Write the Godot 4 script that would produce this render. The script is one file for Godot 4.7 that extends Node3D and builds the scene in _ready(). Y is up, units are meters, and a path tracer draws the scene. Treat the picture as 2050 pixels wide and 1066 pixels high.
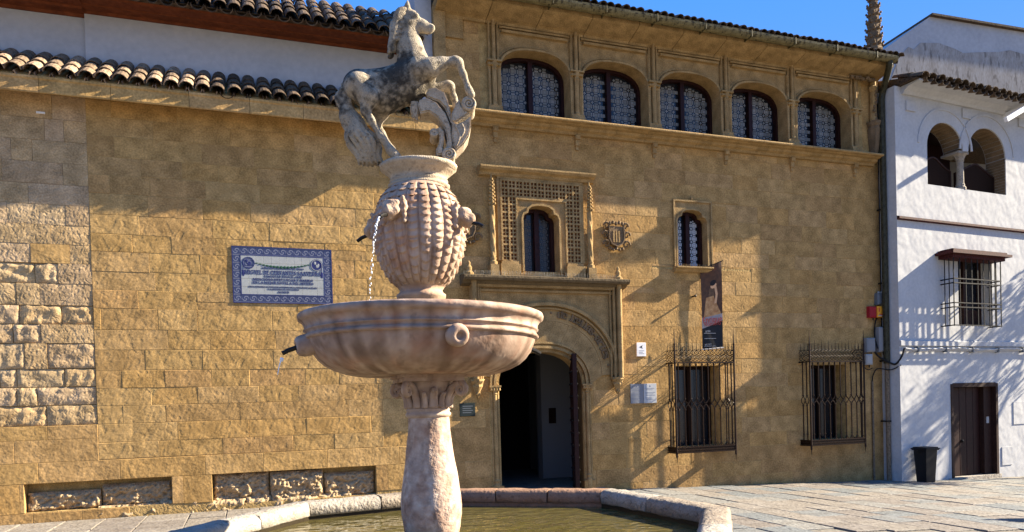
extends Node3D

const SUN := Vector3(1.0, 0.57, 0.135)
const EYE := Vector3(0, 1.62, 13.39)
const FC := Vector3(1.573, 0, 6.67)      # axis of the fountain
const FTURN := -0.23                     # its turn towards the place the photo was taken from
const MX0 := 3.42                        # museum front, left end
const MX1 := 14.0                        # right end
var rng := RandomNumberGenerator.new()
var mats := {}
var tex := {}

# ---------------------------------------------------------------- helpers: shapes
func S(smooth := false) -> SurfaceTool:
	var st := SurfaceTool.new()
	st.begin(Mesh.PRIMITIVE_TRIANGLES)
	st.set_smooth_group(0 if smooth else -1)
	return st

func mesh_of(st: SurfaceTool) -> ArrayMesh:
	st.generate_normals()
	st.index()
	return st.commit()

func M(called: String, st, mat: Material, parent: Node = self) -> MeshInstance3D:
	var o := MeshInstance3D.new()
	o.name = called
	o.mesh = mesh_of(st) if st is SurfaceTool else st
	o.material_override = mat
	parent.add_child(o, true)
	return o

func G(called: String, parent: Node = self, at := Vector3.ZERO, turn := 0.0) -> Node3D:
	var o := Node3D.new()
	o.name = called
	o.position = at
	o.rotation.y = turn
	parent.add_child(o, true)
	return o

func tag(o: Node, label: String, category := "", group := "", kind := "") -> Node:
	if label: o.set_meta("label", label)
	if category: o.set_meta("category", category)
	if group: o.set_meta("group", group)
	if kind: o.set_meta("kind", kind)
	return o

func tri(st: SurfaceTool, a: Vector3, b: Vector3, c: Vector3, out: Vector3) -> void:
	if (c - a).cross(b - a).dot(out) < 0.0:
		st.add_vertex(a); st.add_vertex(c); st.add_vertex(b)
	else:
		st.add_vertex(a); st.add_vertex(b); st.add_vertex(c)

func quad(st: SurfaceTool, a: Vector3, b: Vector3, c: Vector3, d: Vector3, out: Vector3) -> void:
	tri(st, a, b, c, out)
	tri(st, a, c, d, out)

func box(st: SurfaceTool, lo: Vector3, hi: Vector3, xf := Transform3D()) -> void:
	var p := []
	for i in 8:
		p.append(xf * Vector3(hi.x if i & 1 else lo.x, hi.y if i & 2 else lo.y, hi.z if i & 4 else lo.z))
	var c: Vector3 = xf * ((lo + hi) / 2)
	for f in [[0, 1, 3, 2], [4, 5, 7, 6], [0, 1, 5, 4], [2, 3, 7, 6], [0, 2, 6, 4], [1, 3, 7, 5]]:
		var m: Vector3 = (p[f[0]] + p[f[2]]) / 2.0
		quad(st, p[f[0]], p[f[1]], p[f[2]], p[f[3]], m - c)

# a block with its front (+z) edges chamfered; no back
func block(st: SurfaceTool, x0: float, x1: float, y0: float, y1: float, z0: float, z1: float, c := 0.008, jit := 0.0) -> void:
	var o := [Vector3(x0, y0, z1 - c), Vector3(x1, y0, z1 - c), Vector3(x1, y1, z1 - c), Vector3(x0, y1, z1 - c)]
	var i := [Vector3(x0 + c, y0 + c, z1), Vector3(x1 - c, y0 + c, z1), Vector3(x1 - c, y1 - c, z1), Vector3(x0 + c, y1 - c, z1)]
	var ctr := Vector3((x0 + x1) / 2, (y0 + y1) / 2, z0)
	if jit > 0.0:
		for k in 4:
			i[k] += Vector3(rng.randf_range(-jit, jit), rng.randf_range(-jit, jit), rng.randf_range(-jit, jit) * 0.5)
			o[k] += Vector3(rng.randf_range(-jit, jit), rng.randf_range(-jit, jit), 0) * 0.5
	quad(st, i[0], i[1], i[2], i[3], Vector3(0, 0, 1))
	for k in 4:
		var n := (k + 1) % 4
		var out: Vector3 = (o[k] + o[n]) / 2.0 - ctr
		out.z = 0.0
		quad(st, o[k], o[n], i[n], i[k], out + Vector3(0, 0, 0.01))
		quad(st, o[k], o[n], Vector3(o[n].x, o[n].y, z0), Vector3(o[k].x, o[k].y, z0), out)

# polygon in x, y pushed from z0 to z1
func extr(st: SurfaceTool, poly: PackedVector2Array, z0: float, z1: float, xf := Transform3D()) -> void:
	var idx := Geometry2D.triangulate_polygon(poly)
	var area := 0.0
	for k in poly.size():
		area += poly[k].cross(poly[(k + 1) % poly.size()])
	var bz := xf.basis.z
	for t in range(0, idx.size(), 3):
		var a := poly[idx[t]]
		var b := poly[idx[t + 1]]
		var c := poly[idx[t + 2]]
		tri(st, xf * Vector3(a.x, a.y, z1), xf * Vector3(b.x, b.y, z1), xf * Vector3(c.x, c.y, z1), bz * signf(z1 - z0))
		tri(st, xf * Vector3(a.x, a.y, z0), xf * Vector3(b.x, b.y, z0), xf * Vector3(c.x, c.y, z0), -bz * signf(z1 - z0))
	for k in poly.size():
		var a := poly[k]
		var b := poly[(k + 1) % poly.size()]
		var e := (b - a) * signf(area)
		var out := xf.basis * Vector3(e.y, -e.x, 0)
		quad(st, xf * Vector3(a.x, a.y, z0), xf * Vector3(b.x, b.y, z0), xf * Vector3(b.x, b.y, z1), xf * Vector3(a.x, a.y, z1), out)

func V2(a: Array) -> PackedVector2Array:
	var p := PackedVector2Array()
	for k in range(0, a.size(), 2):
		p.append(Vector2(a[k], a[k + 1]))
	return p

# profile in (z, y) run along x; open at the wall side
func along(st: SurfaceTool, prof: PackedVector2Array, x0: float, x1: float) -> void:
	extr(st, prof, x0, x1, Transform3D(Basis(Vector3(0, 0, 1), Vector3(0, 1, 0), Vector3(1, 0, 0)), Vector3.ZERO))

func lathe(st: SurfaceTool, prof: PackedVector2Array, seg := 24, xf := Transform3D(), disp = null, tint = null) -> void:
	for k in prof.size() - 1:
		for s in seg:
			var q := []
			for e in [[k, s], [k, s + 1], [k + 1, s + 1], [k + 1, s]]:
				var a := TAU * float(e[1] % seg) / seg
				var r := prof[e[0]].x
				var y := prof[e[0]].y
				if disp != null: r += disp.call(a, y, r)
				q.append(xf * Vector3(sin(a) * r, y, cos(a) * r))
			var am := TAU * (s + 0.5) / seg
			var dy := prof[k + 1].y - prof[k].y
			var dr := prof[k + 1].x - prof[k].x
			var out := xf.basis * (Vector3(sin(am), 0, cos(am)) * dy + Vector3(0, -dr, 0))
			if tint != null:
				var cs := []
				for v in q: cs.append(tint.call(v))
				for t in ([[0, 1, 2], [0, 2, 3]] if (q[2] - q[0]).cross(q[1] - q[0]).dot(out) >= 0.0 else [[0, 2, 1], [0, 3, 2]]):
					for c in t:
						st.set_color(cs[c])
						st.add_vertex(q[c])
				continue
			tri(st, q[0], q[1], q[2], out)
			tri(st, q[0], q[2], q[3], out)

func tube(st: SurfaceTool, pts: Array, r0: float, r1 := -1.0, seg := 6, caps := true) -> void:
	if r1 < 0.0: r1 = r0
	var rings := []
	var n := pts.size()
	var ref := Vector3(0.31, 0.2, 0.93)
	for k in n:
		var d: Vector3 = (pts[mini(k + 1, n - 1)] - pts[maxi(k - 1, 0)]).normalized()
		var u := d.cross(ref)
		if u.length() < 0.1: u = d.cross(Vector3.UP)
		u = u.normalized()
		var v := d.cross(u)
		ref = u.cross(d)
		var r := lerpf(r0, r1, float(k) / maxi(n - 1, 1))
		var ring := []
		for s in seg:
			var a := TAU * s / seg
			ring.append(pts[k] + (u * cos(a) + v * sin(a)) * r)
		rings.append(ring)
	for k in n - 1:
		for s in seg:
			var t := (s + 1) % seg
			var m: Vector3 = (rings[k][s] + rings[k][t]) / 2.0 - pts[k]
			quad(st, rings[k][s], rings[k][t], rings[k + 1][t], rings[k + 1][s], m)
	if caps:
		for e in [0, n - 1]:
			var out: Vector3 = pts[e] - pts[1 if e == 0 else n - 2]
			for s in range(1, seg - 1):
				tri(st, rings[e][0], rings[e][s], rings[e][s + 1], out)

func curve(a: Array, steps := 6) -> Array:      # Catmull-Rom through the points
	var out := []
	for k in a.size() - 1:
		var p0: Vector3 = a[maxi(k - 1, 0)]
		var p3: Vector3 = a[mini(k + 2, a.size() - 1)]
		for s in steps:
			out.append(a[k].cubic_interpolate(a[k + 1], p0, p3, float(s) / steps))
	out.append(a[-1])
	return out

func ball(st: SurfaceTool, c: Vector3, r: Vector3, seg := 8) -> void:
	var prof := PackedVector2Array()
	for k in seg / 2 + 1:
		var a := -PI / 2 + PI * k / (seg / 2)
		prof.append(Vector2(maxf(cos(a), 0.001), sin(a)))
	lathe(st, prof, seg, Transform3D(Basis.from_scale(r), c))

func arch(cx: float, ys: float, hw: float, rise: float, e := 2.0, n := 18) -> PackedVector2Array:   # from the right springing to the left
	var p := PackedVector2Array()
	for k in n + 1:
		var a := PI * k / n
		var c := cos(a)
		p.append(Vector2(cx + hw * signf(c) * pow(absf(c), 2.0 / e), ys + rise * pow(maxf(sin(a), 0.0), 2.0 / e)))
	return p

func band(inner: PackedVector2Array, outer: PackedVector2Array) -> PackedVector2Array:
	var p := inner.duplicate()
	for k in range(outer.size() - 1, -1, -1):
		p.append(outer[k])
	return p

func grow(p: PackedVector2Array, w: float, c: Vector2) -> PackedVector2Array:     # open path pushed outwards from c
	var o := PackedVector2Array()
	for k in p.size():
		var d := (p[mini(k + 1, p.size() - 1)] - p[maxi(k - 1, 0)]).normalized()
		var n := Vector2(d.y, -d.x)
		if n.dot(p[k] - c) < 0: n = -n
		o.append(p[k] + n * w)
	return o

func legs(p: PackedVector2Array, y: float) -> PackedVector2Array:      # an arch carried down to y on both sides
	var o := PackedVector2Array([Vector2(p[0].x, y)])
	o.append_array(p)
	o.append(Vector2(p[-1].x, y))
	return o

func minus(r: Rect2, holes: Array) -> Array:     # a rectangle less others, as rectangles
	var out := [r]
	for h in holes:
		var next := []
		for a in out:
			if not a.intersects(h):
				next.append(a)
				continue
			var i: Rect2 = a.intersection(h)
			if i.position.y - a.position.y > 0.004: next.append(Rect2(a.position.x, a.position.y, a.size.x, i.position.y - a.position.y))
			if a.end.y - i.end.y > 0.004: next.append(Rect2(a.position.x, i.end.y, a.size.x, a.end.y - i.end.y))
			if i.position.x - a.position.x > 0.004: next.append(Rect2(a.position.x, i.position.y, i.position.x - a.position.x, i.size.y))
			if a.end.x - i.end.x > 0.004: next.append(Rect2(i.end.x, i.position.y, a.end.x - i.end.x, i.size.y))
		out = next
	return out

func gy(x: float) -> float:          # the plaza falls gently to the right
	var t := clampf(x, 2.0, 26.0) - 2.0
	return -0.0335 * t + 0.06 * (1.0 - exp(-t / 1.6)) * 0.5

# ---------------------------------------------------------------- smooth bodies: capsules joined on a grid, meshed as surface nets
func body(bones: Array, cell: float, k: float, skin = null, tint = null) -> SurfaceTool:
	var lo := Vector3.ONE * 1e9
	var hi := -lo
	for b in bones:
		for e in [[0, 2], [1, 3]]:
			var r: Vector3 = Vector3.ONE * (b[e[1]] + 3.0 * cell)
			lo = lo.min(b[e[0]] - r)
			hi = hi.max(b[e[0]] + r)
	var nx := int((hi.x - lo.x) / cell) + 2
	var ny := int((hi.y - lo.y) / cell) + 2
	var nz := int((hi.z - lo.z) / cell) + 2
	var acc := PackedFloat32Array()
	acc.resize(nx * ny * nz)
	var far := 2.5 / k
	for b in bones:
		var a: Vector3 = b[0]
		var ab: Vector3 = b[1] - a
		var ra: float = b[2]
		var rb: float = b[3]
		var zs: float = b[4] if b.size() > 4 else 1.0
		var rr := maxf(ra, rb) + far
		var l := ((a.min(b[1]) - Vector3.ONE * rr - lo) / cell).floor()
		var h := ((a.max(b[1]) + Vector3.ONE * rr - lo) / cell).ceil()
		var inv := 1.0 / maxf(ab.x * ab.x + ab.y * ab.y + ab.z * ab.z / (zs * zs), 1e-9)
		for iz in range(maxi(int(l.z), 0), mini(int(h.z), nz)):
			var pz := (lo.z + iz * cell - a.z) / zs
			var bz := ab.z / zs
			for iy in range(maxi(int(l.y), 0), mini(int(h.y), ny)):
				var py := lo.y + iy * cell - a.y
				var at := (iz * ny + iy) * nx
				for ix in range(maxi(int(l.x), 0), mini(int(h.x), nx)):
					var px := lo.x + ix * cell - a.x
					var t := clampf((px * ab.x + py * ab.y + pz * bz) * inv, 0.0, 1.0)
					var qx := px - ab.x * t
					var qy := py - ab.y * t
					var qz := pz - bz * t
					var d := sqrt(qx * qx + qy * qy + qz * qz) - ra - (rb - ra) * t
					if d < far: acc[at + ix] += exp(-k * d)
	for i in acc.size():
		acc[i] = -log(maxf(acc[i], 1e-6)) / k
	var vert := {}
	var pos := PackedVector3Array()
	var off := [0, 1, nx, nx + 1, nx * ny, nx * ny + 1, nx * ny + nx, nx * ny + nx + 1]
	for iz in nz - 1:
		for iy in ny - 1:
			var at := (iz * ny + iy) * nx
			for ix in nx - 1:
				var i := at + ix
				var inside := acc[i] < 0.0
				var mixed := false
				for c in range(1, 8):
					if (acc[i + off[c]] < 0.0) != inside:
						mixed = true
						break
				if not mixed: continue
				var sum := Vector3.ZERO
				var n := 0
				for e in [[0, 1], [2, 3], [4, 5], [6, 7], [0, 2], [1, 3], [4, 6], [5, 7], [0, 4], [1, 5], [2, 6], [3, 7]]:
					var da := acc[i + off[e[0]]]
					var db := acc[i + off[e[1]]]
					if (da < 0.0) == (db < 0.0): continue
					var t := da / (da - db)
					var pa := Vector3(e[0] & 1, (e[0] >> 1) & 1, e[0] >> 2)
					var pb := Vector3(e[1] & 1, (e[1] >> 1) & 1, e[1] >> 2)
					sum += pa.lerp(pb, t)
					n += 1
				vert[i] = pos.size()
				pos.append(lo + (Vector3(ix, iy, iz) + sum / n) * cell)
	var st := S(true)
	var col := PackedColorArray()
	if skin != null:
		for v in pos.size(): pos[v] = skin.call(pos[v])
	if tint != null:
		for v in pos: col.append(tint.call(v))
	for i in vert:
		var ix: int = i % nx
		var iy: int = (i / nx) % ny
		var iz: int = i / (nx * ny)
		for ax in [[1, nx, nx * ny, iy, iz, Vector3.RIGHT], [nx, nx * ny, 1, iz, ix, Vector3.UP], [nx * ny, 1, nx, ix, iy, Vector3.BACK]]:
			if ax[3] == 0 or ax[4] == 0: continue
			var da := acc[i]
			var db := acc[i + ax[0]]
			if (da < 0.0) == (db < 0.0): continue
			var q := [vert[i], vert.get(i - ax[1], -1), vert.get(i - ax[1] - ax[2], -1), vert.get(i - ax[2], -1)]
			if q.min() < 0: continue
			var out: Vector3 = ax[5] * (1.0 if da < 0.0 else -1.0)
			var flip := (pos[q[2]] - pos[q[0]]).cross(pos[q[1]] - pos[q[0]]).dot(out) < 0.0
			for f in ([[0, 2, 1], [0, 3, 2]] if flip else [[0, 1, 2], [0, 2, 3]]):
				for c in f:
					if tint != null: st.set_color(col[q[c]])
					st.add_vertex(pos[q[c]])
	return st

# ---------------------------------------------------------------- helpers: surfaces
func noise_img(sz: int, freq: float, oct: int, sd: int, type := FastNoiseLite.TYPE_SIMPLEX_SMOOTH) -> Image:
	var n := FastNoiseLite.new()
	n.noise_type = type
	n.seed = sd
	n.frequency = freq
	n.fractal_octaves = oct
	n.fractal_gain = 0.55
	var im := n.get_seamless_image(sz, sz, false, false, 0.2)
	im.convert(Image.FORMAT_L8)
	return im

# coarse and fine mottling between two tints
func mottle(sz: int, f1: float, f2: float, lo: Color, hi: Color, sd: int, spots := 0.0) -> ImageTexture:
	var a := noise_img(sz, f1, 4, sd).get_data()
	var b := noise_img(sz, f2, 3, sd + 1).get_data()
	var c := noise_img(sz, f1 * 2.3, 4, sd + 2).get_data()
	var out := PackedByteArray()
	out.resize(sz * sz * 3)
	for i in sz * sz:
		var t := clampf(a[i] / 255.0 * 0.45 + b[i] / 255.0 * 0.55, 0.0, 1.0)
		var col := lo.lerp(hi, t)
		if spots > 0.0: col = col.lerp(col * Color(0.42, 0.4, 0.38), spots * smoothstep(0.64, 0.76, c[i] / 255.0))
		out[i * 3] = int(clampf(col.r, 0, 1) * 255)
		out[i * 3 + 1] = int(clampf(col.g, 0, 1) * 255)
		out[i * 3 + 2] = int(clampf(col.b, 0, 1) * 255)
	return ImageTexture.create_from_image(Image.create_from_data(sz, sz, false, Image.FORMAT_RGB8, out))

# the marks of a mason's chisel: short slanted gouges over a rough face
func chisel(sz: int, count: int, sd: int, len_px: float, wid: float) -> ImageTexture:
	var r := RandomNumberGenerator.new()
	r.seed = sd
	var base := noise_img(sz, 0.03, 4, sd).get_data()
	var h := PackedFloat32Array()
	h.resize(sz * sz)
	for i in sz * sz: h[i] = 0.75 + (base[i] / 255.0 - 0.5) * 0.34
	for n in count:
		var c := Vector2(r.randf() * sz, r.randf() * sz)
		var a := deg_to_rad(r.randf_range(100, 150)) if r.randf() < 0.6 else r.randf() * PI
		var d := Vector2(cos(a), sin(a))
		var l := r.randf_range(0.5, 1.2) * len_px
		var w := r.randf_range(0.6, 1.3) * wid
		var deep := r.randf_range(0.1, 0.4)
		var ext := int(l * 0.5 + w) + 1
		for y in range(-ext, ext + 1):
			for x in range(-ext, ext + 1):
				var p := Vector2(x, y)
				var u := absf(p.dot(d)) / (l * 0.5)
				var v := absf(p.cross(d)) / w
				if u < 1.0 and v < 1.0:
					var i := posmod(int(c.y) + y, sz) * sz + posmod(int(c.x) + x, sz)
					h[i] -= deep * (1.0 - v * v) * (1.0 - u * u) * 0.6
	var out := PackedByteArray()
	out.resize(sz * sz)
	for i in sz * sz: out[i] = int(clampf(h[i], 0, 1) * 255)
	return ImageTexture.create_from_image(Image.create_from_data(sz, sz, false, Image.FORMAT_L8, out))

func lin(r: float, g: float, b: float, a := 1.0) -> Color:
	return Color(r, g, b, a).linear_to_srgb()

func mt(called: String, col: Color, rough := 0.9, o := {}) -> StandardMaterial3D:
	if mats.has(called): return mats[called]
	var m := StandardMaterial3D.new()
	m.resource_name = called
	m.albedo_color = col
	m.roughness = rough
	m.metallic = o.get("metal", 0.0)
	m.metallic_specular = o.get("spec", 0.3)
	if o.has("tex"): m.albedo_texture = o.tex
	if o.has("bump"):
		m.heightmap_enabled = true
		m.heightmap_texture = o.bump
		m.heightmap_scale = o.get("cm", 0.5)
	if o.has("tex") or o.has("bump"):
		m.uv1_triplanar = true
		m.uv1_world_triplanar = o.get("world", true)
		m.uv1_scale = Vector3.ONE * o.get("scale", 0.5)
		m.uv1_offset = o.get("off", Vector3.ZERO)
		m.uv1_triplanar_sharpness = 4.0
	m.vertex_color_use_as_albedo = o.get("vc", false)
	mats[called] = m
	return m

func make_materials() -> void:
	tex.chisel = chisel(512, 1500, 5, 46.0, 9.0)
	tex.chisel_fine = chisel(512, 1800, 9, 26.0, 6.0)
	tex.grain = ImageTexture.create_from_image(noise_img(512, 0.035, 5, 31))
	tex.soft = ImageTexture.create_from_image(noise_img(256, 0.02, 2, 35))
	tex.fine = ImageTexture.create_from_image(noise_img(512, 0.09, 4, 33))
	tex.sand = mottle(512, 0.009, 0.09, Color(0.58, 0.55, 0.5), Color(1.06, 1.02, 0.98), 41)
	tex.pale = mottle(512, 0.01, 0.08, Color(0.74, 0.7, 0.66), Color(1.04, 1.03, 1.02), 45, 0.35)
	tex.marble = mottle(512, 0.008, 0.022, Color(0.66, 0.56, 0.5), Color(1.08, 1.04, 1.0), 51, 0.16)
	tex.plaster = mottle(512, 0.006, 0.04, Color(0.88, 0.88, 0.89), Color(1.02, 1.02, 1.02), 57)
	tex.clay = mottle(256, 0.02, 0.09, Color(0.5, 0.46, 0.42), Color(1.05, 1.0, 0.95), 61, 0.8)
	tex.wood = mottle(256, 0.015, 0.06, Color(0.6, 0.55, 0.5), Color(1.05, 1.0, 1.0), 65)
	# golden sandstone of the two old fronts, in a few tints each
	var gold := [[0.60, 0.412, 0.17], [0.57, 0.385, 0.155], [0.625, 0.435, 0.19], [0.60, 0.395, 0.153], [0.61, 0.42, 0.19], [0.545, 0.366, 0.157], [0.58, 0.382, 0.165]]
	for k in gold.size():
		var c: Array = gold[k]
		mt("tooled_%d" % k, lin(c[0], c[1], c[2]), 0.92, {"tex": tex.sand, "bump": tex.chisel, "cm": 0.58, "scale": 0.55, "off": Vector3(k * 0.37, k * 0.21, 0)})
		mt("museum_%d" % k, lin(c[0] * 0.94, c[1] * 0.925, c[2] * 0.93), 0.92, {"tex": tex.sand, "bump": tex.chisel_fine, "cm": 0.5, "scale": 0.5, "off": Vector3(k * 0.29, k * 0.43, 0)})
		mt("smooth_%d" % k, lin(c[0] * 1.04, c[1] * 1.02, c[2]), 0.9, {"tex": tex.sand, "bump": tex.grain, "cm": 0.5, "scale": 0.4, "off": Vector3(k * 0.17, k * 0.33, 0)})
		mt("weathered_%d" % k, lin(c[0] * 1.08, c[1] * 1.22, c[2] * 1.75), 0.95, {"tex": tex.sand, "bump": tex.chisel_fine, "cm": 1.1, "scale": 0.6, "off": Vector3(k * 0.31, k * 0.11, 0)})
	mt("mortar", lin(0.56, 0.41, 0.18), 0.95, {"tex": tex.sand, "bump": tex.grain, "cm": 0.8, "scale": 0.9})
	mt("rubble", lin(0.48, 0.365, 0.22), 0.95, {"tex": tex.pale, "bump": tex.grain, "cm": 0.8, "scale": 1.2})
	mt("carved", lin(0.48, 0.345, 0.165), 0.9, {"tex": tex.sand, "bump": tex.fine, "cm": 0.35, "scale": 0.7})
	mt("carved_dark", lin(0.25, 0.185, 0.115), 0.9, {"tex": tex.sand, "bump": tex.fine, "cm": 0.5, "scale": 0.7})
	mt("ledge_dark", lin(0.16, 0.125, 0.075), 0.95, {"tex": tex.pale, "bump": tex.grain, "cm": 0.8, "scale": 0.9})
	mt("terracotta", lin(0.26, 0.10, 0.045), 0.95, {"tex": tex.sand, "scale": 0.9})
	mt("whitewash", lin(0.49, 0.49, 0.48), 0.9, {"tex": tex.plaster, "bump": tex.soft, "cm": 0.75, "scale": 0.5})
	mt("whitewash_old", lin(0.46, 0.46, 0.455), 0.9, {"tex": tex.plaster, "bump": tex.grain, "cm": 0.3, "scale": 0.3})
	mt("whitewash_stained", lin(0.42, 0.41, 0.39), 0.95, {"tex": tex.pale, "scale": 0.5})
	mats["whitewash_stained"].uv1_scale = Vector3(0.45, 0.13, 0.45)
	mt("beige_wash", lin(0.55, 0.5, 0.43), 0.9, {"tex": tex.plaster, "scale": 0.4})
	for k in 4:
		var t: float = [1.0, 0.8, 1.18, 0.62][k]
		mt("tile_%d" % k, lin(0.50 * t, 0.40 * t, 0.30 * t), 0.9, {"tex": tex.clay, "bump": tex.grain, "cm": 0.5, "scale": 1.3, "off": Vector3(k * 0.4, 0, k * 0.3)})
		mt("old_shade_tile_%d" % k, lin(0.19 * t, 0.15 * t, 0.11 * t), 0.95, {"tex": tex.clay, "bump": tex.grain, "cm": 0.7, "scale": 1.3, "off": Vector3(k * 0.4, 0, k * 0.3)})  # dark clay of the old roofs; on the coping it paints shade
	mt("eave_paint", lin(0.22, 0.065, 0.022), 0.75, {"tex": tex.wood, "bump": tex.grain, "cm": 0.4, "scale": 0.6})
	mt("dark_wood", lin(0.034, 0.011, 0.009), 0.5, {"tex": tex.wood, "scale": 1.2})
	mt("door_wood", lin(0.045, 0.022, 0.016), 0.6, {"tex": tex.wood, "scale": 1.5})
	mt("black_wood", lin(0.018, 0.010, 0.007), 0.75, {"spec": 0.15})
	mt("gutter", lin(0.27, 0.255, 0.14), 0.5, {"tex": tex.clay, "scale": 0.9})
	mt("iron", lin(0.040, 0.022, 0.015), 0.4, {"metal": 0.3, "tex": tex.clay, "scale": 3.0})
	mt("black_iron", lin(0.015, 0.013, 0.012), 0.5, {"metal": 0.3})
	mt("steel", lin(0.3, 0.3, 0.3), 0.35, {"metal": 0.8})
	mt("pane", lin(0.012, 0.014, 0.018), 0.12, {"spec": 0.5})
	for k in 3:
		mt("leaded_%d" % k, lin([0.19, 0.145, 0.24][k], [0.19, 0.145, 0.235][k], [0.175, 0.135, 0.22][k]), 0.45, {"spec": 0.3})
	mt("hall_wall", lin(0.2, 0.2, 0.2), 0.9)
	mt("leaded_dark", lin(0.075, 0.078, 0.08), 0.4)
	mt("leaded_skylit", lin(0.42, 0.46, 0.5), 0.4)  # paler and bluish: light from sky and sun put into the colour
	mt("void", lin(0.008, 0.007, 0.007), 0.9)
	mt("hood_paint", lin(0.10, 0.022, 0.022), 0.7, {"tex": tex.clay, "scale": 1.5})
	mt("bin_plastic", lin(0.012, 0.012, 0.013), 0.45)
	mt("pipe_green", lin(0.075, 0.078, 0.048), 0.5, {"tex": tex.clay, "scale": 1.5})
	mt("conduit", lin(0.3, 0.26, 0.2), 0.5, {"tex": tex.clay, "scale": 2.0})
	mt("cable", lin(0.012, 0.011, 0.011), 0.6)
	mt("box_grey", lin(0.21, 0.21, 0.21), 0.6)
	mt("box_white", lin(0.34, 0.335, 0.32), 0.6)
	mt("box_dark", lin(0.12, 0.13, 0.14), 0.6)
	mt("red_plastic", lin(0.30, 0.016, 0.022), 0.5)
	mt("yellow_plate", lin(0.75, 0.33, 0.03), 0.5)
	mt("black_print", lin(0.02, 0.02, 0.02), 0.7)
	mt("grey_print", lin(0.2, 0.22, 0.27), 0.7)
	mt("white_enamel", lin(0.72, 0.72, 0.72), 0.35)
	mt("info_grey", lin(0.2, 0.21, 0.23), 0.3)
	mt("info_white", lin(0.44, 0.45, 0.45), 0.3)
	mt("bronze", lin(0.028, 0.036, 0.033), 0.4, {"metal": 0.3})
	mt("red_print", lin(0.5, 0.06, 0.04), 0.7)
	mt("pale_print", lin(0.6, 0.55, 0.48), 0.7)
	# the fountain's stones
	mt("pink_marble", lin(0.465, 0.395, 0.34), 0.75, {"vc": true, "tex": tex.marble, "bump": tex.grain, "cm": 0.5, "scale": 0.45})
	mt("vase_stone", lin(0.55, 0.465, 0.39), 0.8, {"vc": true, "tex": tex.marble, "bump": tex.fine, "cm": 0.3, "scale": 0.45})
	mt("shaft_stone", lin(0.60, 0.54, 0.485), 0.8, {"vc": true, "tex": tex.marble, "bump": tex.grain, "cm": 0.7, "scale": 1.0})
	mt("mask_stone", lin(0.52, 0.44, 0.355), 0.8, {"tex": tex.marble, "bump": tex.fine, "cm": 0.4, "scale": 0.9})
	mt("loggia_stone", lin(0.36, 0.33, 0.28), 0.9, {"tex": tex.pale, "scale": 1.0})
	mt("ring_stone", lin(0.58, 0.52, 0.46), 0.8, {"tex": tex.marble, "bump": tex.grain, "cm": 0.6, "scale": 0.5})
	mt("cream_stone", lin(0.50, 0.43, 0.325), 0.85, {"tex": tex.pale, "bump": tex.fine, "cm": 0.5, "scale": 1.2})
	mt("statue_stone", Color(1, 1, 1), 0.85, {"vc": true, "tex": tex.pale, "bump": tex.fine, "cm": 0.7, "scale": 1.6})
	for k in 3:
		mt("rim_%d" % k, lin([0.40, 0.35, 0.28][k], [0.38, 0.33, 0.245][k], [0.335, 0.29, 0.2][k]), 0.85, {"tex": tex.pale, "bump": tex.grain, "cm": 1.2, "scale": 0.9, "off": Vector3(k * 0.3, 0, 0)})
	mt("rim_red", lin(0.30, 0.19, 0.13), 0.8, {"tex": tex.pale, "bump": tex.grain, "cm": 0.8, "scale": 1.0})
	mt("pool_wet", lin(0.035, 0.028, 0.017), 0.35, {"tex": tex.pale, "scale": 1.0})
	mt("spout_bronze", lin(0.02, 0.018, 0.016), 0.4, {"metal": 0.4})
	# paving
	var pav := [[0.225, 0.23, 0.22], [0.185, 0.2, 0.205], [0.23, 0.215, 0.19], [0.165, 0.185, 0.195], [0.25, 0.235, 0.21], [0.205, 0.19, 0.172]]
	for k in pav.size():
		mt("paver_%d" % k, lin(pav[k][0], pav[k][1], pav[k][2]), 0.75, {"tex": tex.pale, "bump": tex.grain, "cm": 1.0, "scale": 0.6, "off": Vector3(k * 0.23, 0, k * 0.41)})
	mt("paving_bed", lin(0.21, 0.2, 0.175), 0.95, {"tex": tex.pale, "bump": tex.grain, "cm": 0.8, "scale": 0.5})
	# tile picture
	mt("azulejo_blue", Color(1, 1, 1), 0.22, {"tex": scroll_pattern(), "world": false, "scale": 7.97, "spec": 0.5, "off": Vector3(0.5, 0.5, 0.5)})
	mt("azulejo_white", lin(0.38, 0.39, 0.36), 0.25, {"spec": 0.5, "tex": tex.plaster, "scale": 0.7})
	mt("azulejo_ink", lin(0.03, 0.035, 0.12), 0.3)
	mt("azulejo_green", lin(0.03, 0.075, 0.045), 0.3)
	var w := StandardMaterial3D.new()
	w.resource_name = "pool_water"
	w.albedo_color = lin(0.075, 0.062, 0.02)
	w.roughness = 0.04
	w.metallic_specular = 0.5
	w.heightmap_enabled = true
	w.heightmap_texture = ImageTexture.create_from_image(noise_img(512, 0.012, 3, 77))
	w.heightmap_scale = 1.8
	w.uv1_triplanar = true
	w.uv1_world_triplanar = true
	w.uv1_scale = Vector3(0.42, 0.42, 0.42)
	mats["water"] = w
	mt("water_drop", lin(0.8, 0.85, 0.9), 0.05, {"spec": 0.5})

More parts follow.
